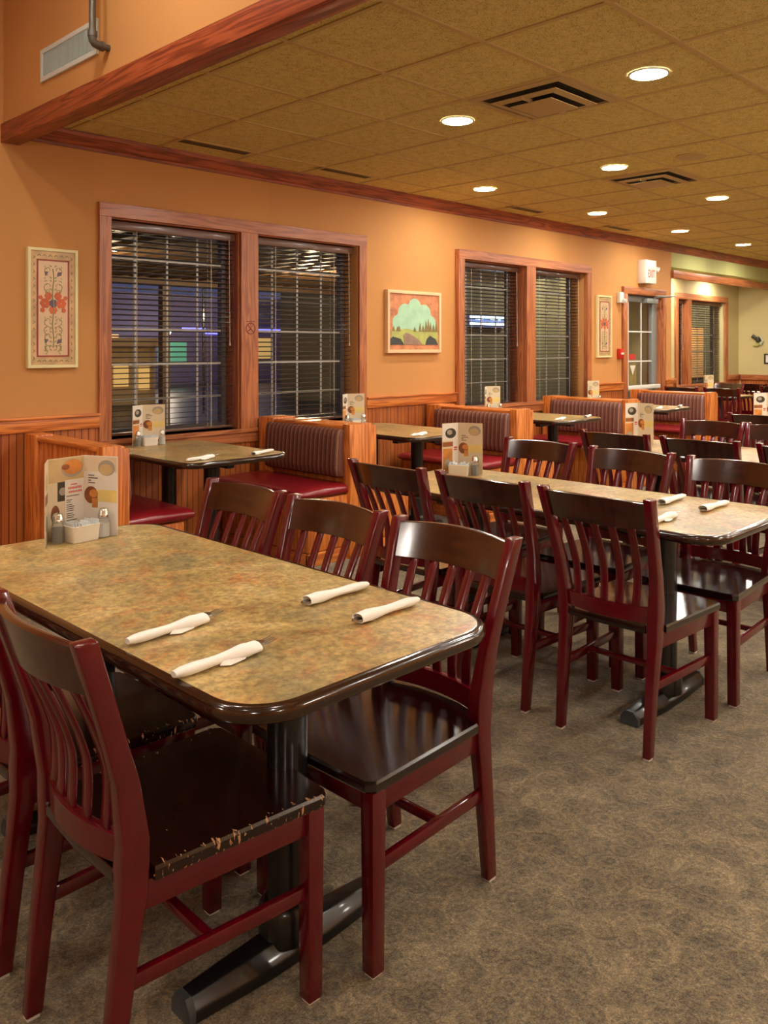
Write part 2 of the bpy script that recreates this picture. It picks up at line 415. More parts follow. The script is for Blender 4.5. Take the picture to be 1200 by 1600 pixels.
# wainscot, rail, baseboard on the window wall between openings
segs = [(-3.0, 2.545), (4.925, 6.10), (8.45, 9.22), (10.30, XR)]
mb = MB(); [mb.box((a, WY-.012, .10), (b, WY, .90)) for a, b in segs]
for a, b in ((2.545, 4.925), (6.10, 8.45)): mb.box((a, WY-.012, .10), (b, WY, .70))
struct(mb.build('trim_wainscot', M['bead_x']))
mb = MB()
for a, b in segs: mb.box((a, WY-.03, .885), (b, WY, .968)); mb.box((a, WY-.045, .962), (b, WY, .978))
struct(mb.build('trim_chair_rail', M['oak_x'], bevel=.003))
mb = MB()
for a, b in [(-3.0, 9.22), (10.30, XR)]: mb.box((a, WY-.02, 0), (b, WY, .10))
struct(mb.build('baseboard_left', M['oak_x'], bevel=.003))
mb = MB(); mb.box((XR, RY-.012, .1), (11.87, RY, .93)); mb.box((13.70, RY-.012, .1), (XF, RY, .93)); mb.box((11.87, RY-.012, .1), (13.70, RY, .72))
mb.box((XR, RY-.02, 0), (XF, RY, .1)); struct(mb.build('trim_alcove_wainscot', M['bead_x']))
mb = MB(); mb.box((13.70, RY-.035, .865), (XF, RY, .94)); mb.box((XR, RY-.035, .865), (11.86, RY, .94)); struct(mb.build('trim_alcove_rail', M['trim_x'], bevel=.003))
mb = MB(); mb.box((XF-.012, -3.2, 0), (XF, RY-.04, .9)); struct(mb.build('trim_far_wainscot', M['bead_y']))
mb = MB(); mb.box((XF-.035, -3.2, .855), (XF, RY-.04, .94)); struct(mb.build('trim_far_rail', M['trim_y'], bevel=.003))

# ------------------------------------------------------------------ windows
def casing(name, x0, x1, z0, z1, mull, wy, proud, hw=.085):
    """wood casing with centre mullion, reveal boards and stool"""
    m = MB(); f = wy-proud
    xi0, xi1 = x0+hw+.005, x1-hw-.005
    m.box((x0, f, z0), (x0+hw, wy, z1), 0); m.box((x1-hw, f, z0), (x1, wy, z1), 0)
    m.box((mull[0], f, z0), (mull[1], wy+.19, z1), 0)
    m.box((x0-.001, f-.003, z1-hw-.005), (x1+.001, wy, z1), 1)
    m.box((x0, f-.012, z0), (x1, wy+.19, z0+.03), 1); m.box((x0, f, z0-.07), (x1, wy, z0), 1)
    for a, b in ((x0+hw-.012, mull[0]), (mull[1], x1-hw+.012)):
        m.box((a, wy, z0+.02), (a+.012, wy+.19, z1-hw), 0); m.box((b-.012, wy, z0+.02), (b, wy+.19, z1-hw), 0)
        m.box((a, wy, z1-hw-.012), (b, wy+.19, z1-hw), 1)
    return struct(m.build(name, [M['trim_z'], M['trim_x']], bevel=.002, seg=1))
win_n = [0]
def sash(x0, x1, z0, z1, y, cols, rows):
    win_n[0] += 1
    m = MB(); w = .045
    m.loft(frame_rings(x0, x1, z0, z1, w, y+.03, y-.02), caps=False)
    fr = struct(m.build('window_%d' % win_n[0], M['bronze']))
    g = MB(); g.box((x0+w, y-.003, z0+w), (x1-w, y+.003, z1-w)); g.build('glass_pane', M['glass'], fr)
    m = MB()
    for k in range(1, cols): xx = x0+(x1-x0)*k/cols; m.box((xx-.007, y-.012, z0+w), (xx+.007, y-.004, z1-w))
    for k in range(1, rows): zz = z0+(z1-z0)*k/rows; m.box((x0+w, y-.0115, zz-.007), (x1-w, y-.0045, zz+.007))
    m.build('muntin_grid', M['muntin'], fr)
def blind(x0, x1, z0, z1, y, label, pitch=.0355, tilt=-8, cords=(.2, .8)):
    b = thing('window_blind', label, 'window blind', ((x0+x1)/2, y, z0), 0, 'dark wooden venetian blinds'); W = (x1-x0)/2; H = z1-z0
    m = MB(); m.box((-W, -.04, H-.055), (W, .03, H)); m.build('valance', M['slatrail'], b, bevel=.004)
    m = MB(); n = int((H-.075)/pitch); c, s_ = cos(rad(tilt)), sin(rad(tilt)); d = .022
    for k in range(n):
        z = H-.08-k*pitch
        if z < .03: break
        r = [(-d*c, -d*s_-.0013), (d*c, d*s_-.0013), (d*c, d*s_+.0013), (-d*c, -d*s_+.0013)]
        m.loft([[(-W+.006, u, z+v) for u, v in r], [(W-.006, u, z+v) for u, v in r]])
    m.build('slats', M['slat'], b)
    m = MB(); m.box((-W+.006, -.022, .006), (W-.006, .022, .024)); m.build('bottom_rail', M['slatrail'], b, bevel=.003)
    m = MB()
    for q in cords:
        xx = -W+2*W*q
        for yy in (-.0235, .0235): m.box((xx-.002, yy-.0006, .02), (xx+.002, yy+.0006, H-.05))
    m.build('ladder_cord', M['cord'], b)
    m = MB(); m.tube([(W-.06, -.05, H-.05), (W-.055, -.052, H*.45)], .0025, 6); m.tube([(W-.055, -.052, H*.45), (W-.055, -.052, H*.45-.035)], [.003, .007], 8)
    m.build('pull_cord', M['cord'], b)
casing('trim_window_pair_near', 2.545, 4.925, .77, 2.33, (3.645, 3.80), WY, .025)
casing('trim_window_pair_middle', 6.10, 8.45, .80, 2.32, (7.19, 7.35), WY, .055)
casing('trim_window_pair_far', 11.85, 13.71, .80, 2.205, (12.24, 12.37), RY, .03)
names = ['nearest window, left of the no smoking mark', 'second window, right of the no smoking mark', 'window just right of the small landscape tile', 'window just left of the second tall floral tile']
for (x0, x1, z0, z1), nm in zip(WIN, names):
    sash(x0+.012, x1-.012, z0, z1, WY+.165, 4, 6)
    blind(x0+.016, x1-.016, z0+.006, z1-.014, WY+.07, 'dark brown wooden venetian blind in the '+nm)
for (x0, x1, z0, z1), nm in zip(WIN3, ['narrow left window of the green alcove', 'wide right window of the green alcove']):
    sash(x0+.012, x1-.012, z0, z1, RY+.165, 4 if x1-x0 > .5 else 1, 5)
    blind(x0+.016, x1-.016, z0+.006, z1-.014, RY+.07, 'dark brown wooden venetian blind in the '+nm)
# no smoking mark on the mullion
m = MB(); N = 28
ring = lambda r, yy: [(3.728+r*cos(2*pi*k/N), yy, 1.535+r*sin(2*pi*k/N)) for k in range(N)]
for k in range(N):
    a, b = ring(.044, WY-.0262), ring(.036, WY-.0262); a2, b2 = ring(.044, WY-.0245), ring(.036, WY-.0245); j = (k+1) % N
    m.add([a[k], a[j], b[j], b[k], a2[k], a2[j], b2[j], b2[k]], [(0,1,2,3), (7,6,5,4), (0,4,5,1), (2,6,7,3)])
bar = lambda x0, z0, x1, z1, w: m.loft([[(x0, WY-.0262, z0-w), (x0, WY-.0262, z0+w), (x0, WY-.0245, z0+w), (x0, WY-.0245, z0-w)], [(x1, WY-.0262, z1-w), (x1, WY-.0262, z1+w), (x1, WY-.0245, z1+w), (x1, WY-.0245, z1-w)]])
bar(3.70, 1.563, 3.757, 1.505, .005); bar(3.703, 1.516, 3.728, 1.532, .005); bar(3.69, 1.588, 3.765, 1.588, .003); bar(3.735, 1.545, 3.75, 1.56, .003)
tag(m.build('no_smoking_sign', M['etch']), 'brown round no smoking mark on the mullion between the two nearest windows', 'sign')

# ------------------------------------------------------------------ exit door
m = MB(); x0, x1, f = 9.22, 10.32, WY-.03
m.box((x0, f, 0), (x0+.10, WY, 2.13)); m.box((x1-.08, f, 0), (x1, WY, 2.13)); m.box((x0-.001, f-.003, 2.045), (x1+.001, WY, 2.131), 1)
m.box((9.31, WY, 0), (9.325, WY+.2, 2.05)); m.box((10.238, WY, 0), (10.25, WY+.2, 2.05)); m.box((9.31, WY, 2.04), (10.25, WY+.2, 2.055), 1)
struct(m.build('trim_door_casing', [M['trim_z'], M['trim_x']], bevel=.002))
m = MB(); y = WY+.075
for a, b, c, d in ((9.33, 9.40, 0, 2.035), (10.10, 10.235, 0, 2.035), (9.40, 10.10, 1.96, 2.035), (9.40, 10.10, 0, .85)): m.box((a, y-.02, c), (b, y+.03, d))
dr = struct(m.build('door_1', M['alu'], bevel=.002))
m = MB(); m.box((9.40, y, .85), (10.10, y+.006, 1.96)); m.build('glass_pane', M['glass'], dr)
m = MB()
for xx in (9.50, 9.83): m.box((xx-.008, y-.012, .85), (xx+.008, y-.002, 1.96))
for zz in (1.22, 1.59): m.box((9.40, y-.0115, zz-.008), (10.10, y-.0025, zz+.008))
m.build('muntin_grid', M['muntin'], dr)
m = MB(); m.box((9.36, y-.09, .875), (10.19, y-.05, .925)); m.box((9.37, y-.06, .88), (9.41, y-.018, .92)); m.box((10.09, y-.06, .88), (10.18, y-.018, .92)); m.build('push_bar', M['white'], dr, bevel=.006)
dc = thing('door_closer', 'grey door closer arm at the top of the glass exit door', 'door closer', (10.0, y-.02, 1.98))
m = MB(); m.box((-.17, -.075, -.03), (.13, -.0, .03)); m.build('closer_body', M['alu'], dc, bevel=.006)
m = MB(); m.tube([(.06, -.05, .03), (.06, -.05, .055)], .012); m.tube([(.06, -.05, .05), (.155, -.30, .056)], .008); m.tube([(.155, -.30, .056), (.02, -.06, .068)], .006); m.build('closer_arm', M['alu'], dc)
m = MB(); m.box((9.53, y-.004, 1.24), (9.69, y-.001, 1.31)); tag(m.build('door_sticker', M['p_red']), 'orange rectangular sticker on the exit door glass', 'sticker')
ds = thing('door_decal', 'dark green decal with white triangle low on the exit door glass', 'decal', (9.625, y-.003, 1.05))
m = MB(); m.box((-.09, -.001, -.12), (.09, .0015, .14)); m.build('backing', M['f_tree'], ds)
m = MB(); m.prism([(-.07, .12), (.07, .12), (0, .0)], -.002, -.001, lambda u, v, d: (u, d, v)); m.build('triangle', M['white'], ds)
# exit sign
ex = thing('exit_sign', 'white boxed exit sign with lit red letters above the glass door', 'exit sign', (9.74, WY, 2.33))
m = MB(); m.box((-.13, -.115, -.145), (.14, 0, .145)); m.build('housing', M['white'], ex, bevel=.006)
m = MB(); m.box((-.11, -.1165, -.125), (.12, -.113, .06)); m.build('lit_face', M['exit'], ex)
cu = bpy.data.curves.new('exit_text', 'FONT'); cu.body = 'EXIT'; cu.size = .12; cu.extrude = .001; cu.align_x = 'CENTER'; cu.align_y = 'CENTER'
tmp = bpy.data.objects.new('exit_text', cu); COL.objects.link(tmp); dg = bpy.context.evaluated_depsgraph_get()
me = bpy.data.meshes.new_from_object(tmp.evaluated_get(dg)); bpy.data.objects.remove(tmp); me.transform(Matrix.Diagonal((.72, 1.15, 1, 1)))
me.materials.clear(); me.materials.append(M['exit_red']); o = bpy.data.objects.new('letters', me); COL.objects.link(o); o.parent = ex; o.location = (.005, -.118, -.03); o.rotation_euler = (pi/2, 0, 0)
for sx in (1,):
    m = MB(); m.tube([(.14, -.06, .05), (.17, -.07, .05)], .01); m.tube([(.17, -.07, .06), (.215, -.10, .035)], [.02, .042], 14); m.build('emergency_lamp_head', M['white'], ex)
sb = thing('motion_sensor', 'small white sensor box on the wall left of the exit door', 'sensor', (9.15, WY, 1.99))
m = MB(); m.box((-.045, -.045, -.065), (.045, 0, .065)); m.build('housing', M['white'], sb, bevel=.006)
m = MB(); m.lathe([(.0, -.03), (.026, -.026), (.034, 0), (.026, .02), (0, .028)], (.03, -.06, -.04), 12); m.build('sensor_eye', M['greywhite'], sb)
fa = thing('fire_alarm_pull', 'red fire alarm pull station beside the exit door', 'fire alarm', (9.155, WY, 1.32))
m = MB(); m.box((-.045, -.045, -.06), (.045, 0, .06)); m.build('housing', M['alarm'], fa, bevel=.005)
m = MB(); m.box((-.028, -.056, -.012), (.028, -.042, .012)); m.build('pull_handle', M['white'], fa, bevel=.002)

# ------------------------------------------------------------------ wall art
def wallfn(cx, cz, yy):
    return lambda u, v, d: (cx+u, yy-d, cz+v)
def tall_tile(x0, x1, z0, z1, label):
    cx, cz = (x0+x1)/2, (z0+z1)/2; w, h = (x1-x0)/2, (z1-z0)/2
    t = thing('floral_tile_panel', label, 'wall art', (cx, WY, cz), 0, 'tall floral tile panels')
    F = lambda u, v, d: (u, -d, v)
    m = MB()
    m.loft(frame_rings(-w, w, -h, h, .02, 0, -.032), caps=False)
    m.build('frame', M['frame'], t, angle=25)
    m = MB(); m.box((-w+.02, -.022, -h+.018), (w-.016, 0, h-.018)); m.build('border_tiles', M['f_border'], t)
    m = MB(); iw, ih = w-.062, h-.075; m.box((-iw, -.0235, -ih), (iw, -.02, ih)); m.build('picture_tiles', M['f_tile'], t)
    m = MB()
    for a, b, c, d in ((-iw-.006, -iw+.003, -ih-.006, ih+.006), (iw-.003, iw+.006, -ih-.006, ih+.006), (-iw, iw, -ih-.006, -ih+.003), (-iw, iw, ih-.003, ih+.006)): m.box((a, -.026, c), (b, -.02, d))
    m.build('red_border_line', M['f_red'], t)
    m = MB(); dd = -.0245
    m.tube([(0.004*sin(k), dd, -ih+.05+k*(2*ih-.1)/16) for k in range(17)], .0035, 5)
    def scroll(x, z, s, r, turn=1.6):
        m.tube([(x+s*(r*(1-k/16*.7)*cos(-pi/2+k/16*turn*pi)), dd, z+r*(1-k/16*.7)*sin(-pi/2+k/16*turn*pi)) for k in range(17)], .0019, 5)
    for z, r in ((ih-.06, .03), (ih-.16, .033), (ih-.19, .02), (-.08, .03), (-.13, .033), (-.17, .027), (-.24, .02), (-ih+.05, .026)):
        for s in (1, -1): scroll(s*.03, z, s, r)
    # leafy border motifs
    for k in range(15):
        z = -h+.06+k*(2*h-.12)/14
        for s in (-1, 1):
            xx = s*(w-.04); m.tube([(xx-.006, dd, z-.008), (xx+.004, dd, z), (xx-.004, dd, z+.01)], .002, 4)
    for k in range(6):
        xx = -w+.07+k*(2*w-.14)/5
        for s in (-1, 1): m.tube([(xx-.01, dd, s*(h-.045)-.005), (xx, dd, s*(h-.045)+.006), (xx+.01, dd, s*(h-.045)-.005)], .002, 4)
    def leaf(x, z, a, L=.022):
        c_, s_ = cos(a), sin(a); m.prism([(x, z), (x+L*.5*c_-L*.25*s_, z+L*.5*s_+L*.25*c_), (x+L*c_, z+L*s_), (x+L*.5*c_+L*.25*s_, z+L*.5*s_-L*.25*c_)], .022, .0248, F)
    for k, z in enumerate((ih-.04, ih-.11, ih-.13, .11, -.06, -.10, -.125, -.15, -.185, -.21, -.235, -.26)):
        for s in (-1, 1):
            leaf(s*.006, z, pi/2-s*1.0); leaf(s*.035, z-.012, pi/2-s*(1.6+.3*(k % 3)), .017); leaf(s*.055, z-.004, pi/2+s*.5, .013)
    m.build('green_vine', M['f_green'], t)
    def petals(m, x, z, r, n=6, e=.0):
        for k in range(n):
            a = 2*pi*k/n+e; cx_, cz_ = x+r*.6*cos(a), z+r*.6*sin(a)
            m.prism([(cx_+r*.5*cos(q*pi/4), cz_+r*.5*sin(q*pi/4)) for q in range(8)], .022, .0255+.0002*k, F)
    m = MB()
    for s in (-1, 1): petals(m, s*.05, .03, .030); petals(m, s*.03, .075, .022); petals(m, s*.078, .065, .012, 5); petals(m, s*.066, -.012, .014, 5)
    petals(m, 0, -.01, .024); m.build('orange_motif', M['f_orange'], t)
    m = MB(); petals(m, 0, .03, .024, 7)
    for s in (-1, 1):
        for z in (ih-.085, -ih+.085): m.prism([(s*.035-.012, z-.012*s*0-.012), (s*.035+.014*s, z-.004), (s*.055, z+.018), (s*.03, z+.016)], .022, .0262, F)
    m.build('purple_motif', M['f_purple'], t)
tall_tile(2.088, 2.402, 1.27, 2.003, 'tall framed floral tile panel left of the nearest window')
tall_tile(8.625, 8.945, 1.275, 1.998, 'tall framed floral tile panel between the second window pair and exit door')
lt = thing('landscape_tile', 'cream framed landscape tile between the two large window pairs', 'wall art', (5.51, WY, 1.62))
F = lambda u, v, d: (u, -d, v); w, h = .352, .275
m = MB()
m.loft(frame_rings(-w, w, -h, h, .03, 0, -.042), caps=False)
m.build('frame', M['f_lip'], lt, angle=25)
m = MB(); m.box((-w+.028, -.03, -h+.03), (w-.028, 0, h-.03)); m.build('russet_surround', M['f_rock'], lt)
def ogee():
    pts = [(-.28, -.13), (.28, -.13)]
    for cx_, cz_, r, a0, a1 in ((.215, -.01, .07, -20, 80), (.125, .07, .09, 0, 85), (0, .125, .085, 20, 160), (-.125, .07, .09, 95, 180), (-.215, -.01, .07, 100, 200)):
        for k in range(7):
            a = rad(a0+(a1-a0)*k/6); pts.append((cx_+r*cos(a), cz_+r*sin(a)))
    return pts
m = MB(); m.prism(ogee(), .028, .0312, F); m.build('sky', M['f_sky'], lt)
m = MB(); m.prism([(-.30, -.20), (.31, -.20), (.31, -.06), (.2, -.075), (.05, -.08), (-.1, -.06), (-.30, -.075)], .028, .0318, F); m.build('meadow', M['f_hill'], lt)
m = MB()
for k, (x, hh) in enumerate(((-.27, .05), (-.22, .045), (-.2, .05), (.0, .04), (.07, .08), (.11, .06), (.15, .1), (.18, .12), (.21, .09), (.25, .07), (.29, .1))):
    m.prism([(x-.02, -.085), (x+.02, -.085), (x+.008, -.085+hh*.7), (x, -.085+hh), (x-.008, -.085+hh*.7)], .029, .0325+.0001*k, F)
m.build('trees', M['f_tree'], lt)
m = MB(); m.prism([(-.13, -.20), (.10, -.20), (.06, -.16), (-.05, -.11), (-.12, -.095), (-.15, -.12)], .029, .0335, F); m.build('path', M['f_path'], lt)
m = MB(); m.prism([(-.31, -.20), (-.14, -.20), (-.18, -.15), (-.28, -.13), (-.31, -.15)], .029, .0342, F); m.prism([(.14, -.20), (.31, -.20), (.28, -.15), (.2, -.12), (.16, -.15)], .029, .0343, F); m.build('shrubs', M['f_dark'], lt)

# small ornaments on the far green wall
bo = thing('bird_ornament', 'small dark blue and white bird ornament on the green wall', 'ornament', (XF, 5.38, 1.50))
m = MB(); m.lathe([(0, -.05), (.03, -.04), (.045, 0), (.03, .04), (0, .05)], (-.03, -.01, .02), 10); m.tube([(-.03, .02, .04), (-.03, .08, .08)], [.02, .035], 8); m.build('bird', M['p_dark'], bo)
m = MB(); m.tube([(-.03, -.06, -.02), (-.03, 0, -.075), (-.03, .07, -.08)], [.012, .02, .012], 7); m.build('branch', M['f_hill'], bo)
m = MB(); m.tube([(-.035, -.05, .06), (-.035, -.09, 0), (-.035, -.05, -.06)], .012, 7); m.build('wing', M['greywhite'], bo)
sp_ = thing('small_picture', 'small dark framed picture at the right edge of the green wall', 'picture', (XF, 5.19, 1.205))
m = MB()
m.loft([[(y, x, z) for x, y, z in r] for r in frame_rings(-.09, .09, -.085, .085, .025, 0, -.02)], caps=False)
m.build('frame', M['p_dark'], sp_); m = MB(); m.box((-.008, -.07, -.065), (0, .07, .065)); m.build('print', M['cardwhite'], sp_)

# ------------------------------------------------------------------ grille, pipe, ceiling fittings
g = thing('wall_grille', 'white louvred return air grille on the upper orange wall', 'air grille', (1.955, 4.23, 2.925))
m = MB()
m.loft([[(y, x, z) for x, y, z in r] for r in frame_rings(-.325, .325, -.088, .088, .026, 0, -.014)], caps=False)
m.build('frame', M['greywhite'], g, angle=25)
m = MB()
for k in range(36):
    yy = -.288+k*.0165; m.add([(-.011, yy, -.064), (-.002, yy+.008, -.064), (-.002, yy+.008, .064), (-.011, yy, .064), (-.0125, yy+.001, -.064), (-.0035, yy+.009, -.064), (-.0035, yy+.009, .064), (-.0125, yy+.001, .064)], [(0,1,2,3), (7,6,5,4), (0,3,7,4), (1,5,6,2)])
m.build('louvres', M['greywhite'], g)
m = MB(); m.box((-.0018, -.296, -.064), (-.0005, .296, .064)); m.build('duct_back', M['pepper'], g)
pp = thing('sprinkler_pipe', 'grey steel pipe with elbow beside the white wall grille', 'pipe', (1.87, 3.80, 2.84))
m = MB(); m.tube([(0, 0, ZH-2.84), (0, 0, .03)], .016, 12); m.build('vertical_pipe', M['pipe'], pp)
m = MB(); m.tube([(0, 0, .06), (0, 0, .035)], .023, 12); m.tube([(0, 0, .04), (.002, 0, .018), (.012, 0, .006), (.03, 0, 0), (.045, 0, 0)], .020, 12); m.tube([(.04, 0, 0), (.056, 0, 0)], .024, 12); m.tube([(.05, 0, 0), (.085, 0, 0)], .016, 12); m.build('elbow', M['pipe'], pp)
def diffuser(ix, jy, label):
    cx, cy = GX+(ix+.5)*GS, GY+(jy+.5)*GS
    t = thing('ceiling_diffuser', label, 'air diffuser', (cx, cy, ZC), 0, 'square stepped ceiling diffusers')
    s = GS/2-.014
    def sqr(r, z): return [(-r, -r, z), (r, -r, z), (r, r, z), (-r, r, z)]
    m = MB(); m.box((-s, -s, -.003), (s, s, .004)); m.build('duct_opening', M['darkslot'], t)
    m = MB(); m.loft([sqr(s, -.004), sqr(s, -.010), sqr(.252, -.016), sqr(.252, -.004)], caps=False); m.build('outer_flange', M['diff'], t, angle=20)
    m = MB(); m.loft([sqr(.205, -.024), sqr(.205, -.028), sqr(.165, -.036), sqr(.165, -.032), sqr(.205, -.024)], caps=False); m.build('cone', M['diff'], t, angle=20)
    m = MB(); m.loft([sqr(.13, -.044), sqr(.13, -.048), sqr(.11, -.053)]); m.box((-.11, -.0015, -.047), (-.21, .0015, -.026)); m.box((.11, -.0015, -.047), (.21, .0015, -.026)); m.build('centre_plate', M['diff'], t, angle=20)
diffuser(1, -1, 'large tan square air diffuser in the ceiling, nearest the camera')
diffuser(5, 0, 'smaller looking tan square air diffuser farther along the ceiling')
for (x0, x1, yy), nm in zip(((2.93, 3.50, 4.785), (4.12, 4.67, 4.78), (6.55, 7.10, 4.81), (8.35, 8.9, 4.82)), ('leftmost, above the nearest window', 'second from the left, above the second window', 'above the window beyond the landscape tile', 'behind the glare of a ceiling lamp')):
    t = thing('slot_vent', 'tan slotted ceiling vent beside the crown moulding, '+nm, 'air vent', ((x0+x1)/2, yy, ZC), 0, 'slotted ceiling vents'); L = (x1-x0)/2
    m = MB(); m.box((-L, -.05, -.004), (L, .05, .004)); m.build('plate', M['tee'], t)
    m = MB()
    for k in (-1, 0, 1): m.box((-L+.01, k*.03-.009, -.0055), (L-.01, k*.03+.009, -.0035))
    m.build('slots', M['darkslot'], t)
t = thing('ceiling_speaker', 'round tan speaker grille set in the ceiling', 'ceiling speaker', (5.74, 2.63, ZC))
m = MB(); m.lathe([(.105, -.001), (.105, -.008), (.095, -.011)], n=28); m.build('rim', M['tee'], t); m = MB(); m.lathe([(.094, -.008), (.094, -.0125), (.01, -.014)], n=28); m.build('grille', M['diff'], t)

def can(x, y, z, label, mat='lens'):
    t = thing('recessed_downlight', label, 'ceiling light', (x, y, z), 0, 'recessed ceiling downlights')
    m = MB(); n = 28
    def c(r, zz): return [(r*cos(2*pi*k/n), r*sin(2*pi*k/n), zz) for k in range(n)]
    m.loft([c(.098, -.0005), c(.098, -.006), c(.088, -.008), c(.086, -.003)], caps=False); m.build('trim_ring', M['white'], t)
    m = MB(); m.lathe([(.086, -.0035), (.086, -.005)], n=28); m.build('lens', M[mat], t)
cx = lambda i: GX+(i+.5)*GS
cy = lambda j: GY+(j+.5)*GS
cans = [(1, -2, 'largest lit ceiling downlight, just right of the large air diffuser'), (1, 0, 'lit ceiling downlight left of the large air diffuser'),
        (4, 0, 'lit ceiling downlight just left of the farther air diffuser'), (4, 2, 'lit ceiling downlight closest to the crown moulding, left side'),
        (7, 2, 'star flaring ceiling downlight near the crown moulding'), (7, 0, 'lit ceiling downlight just right of the farther air diffuser'),
        (10, 2, 'lit ceiling downlight above and right of the exit sign'), (13, 2, 'farthest lit ceiling downlight, by the green alcove'),
        (4, -2, 'lit ceiling downlight cut by the right picture edge')]
for i, j, l in cans: can(cx(i), cy(j), ZC, l)
for n_, (i, j) in enumerate(((7, -2), (10, 0), (10, -2), (13, 0), (13, -2), (1, -4), (4, -4), (7, -4), (10, -4), (1, -6), (4, -6), (7, -6), (1, -8), (4, -8), (15, 2))):
    can(cx(i), cy(j), ZC, 'ceiling downlight outside the picture, row %s' % ['beyond the right edge', 'near the far wall', 'over the aisle'][n_ % 3])
for x, lb in ((11.6, 'hidden downlight under the green soffit, left'), (12.9, 'downlight tucked under the green soffit above the alcove window')): can(x, 5.42, 2.45, lb)
for x, y in ((1.30, 3.0), (.35, 3.0), (1.30, .6), (-1.2, .6), (-1.2, 3.0), (.2, -1.6)): can(x, y, ZH, 'downlight in the raised ceiling near the grille wall', 'lens_hi')

M['opal'] = emit('fill_globe_opal', (255, 240, 215), FILL_PENDANT)
M['opal'].node_tree.nodes['Principled BSDF'].inputs['Emission Color'].default_value = (*LAMP_COL, 1)
def fill_pendant(x, y, z, top, label):  # added fill lamp out of view, lifts ceiling and camera-facing sides
    t = thing('fill_globe', label, 'fill lamp', (x, y, z), 0, 'added fill globes behind the camera')
    m = MB(); m.lathe([(.115*sin(pi*k/12)+.0005, -.115*cos(pi*k/12)) for k in range(13)], n=24); m.build('globe', M['opal'], t)
    m = MB(); m.tube([(0, 0, .105), (0, 0, .2)], .045, 14); m.tube([(0, 0, .2), (0, 0, top-z-.02)], .006, 8); m.tube([(0, 0, top-z-.03), (0, 0, top-z)], .06, 16); m.build('stem', M['iron'], t)
for x, y, z, top in ((-1.9, 2.3, 2.1, ZH), (-1.4, -.7, 2.1, ZH), (.6, -2.1, 2.1, ZH), (3.2, -2.1, 2.0, ZC), (5.8, -2.1, 2.0, ZC), (8.65, -2.1, 1.9, ZC), (11.47, -2.1, 1.75, ZC)):  # last two also placed for their reflections in the window glass
    fill_pendant(x, y, z, top, 'added unseen fill globe over the aisle behind the camera')

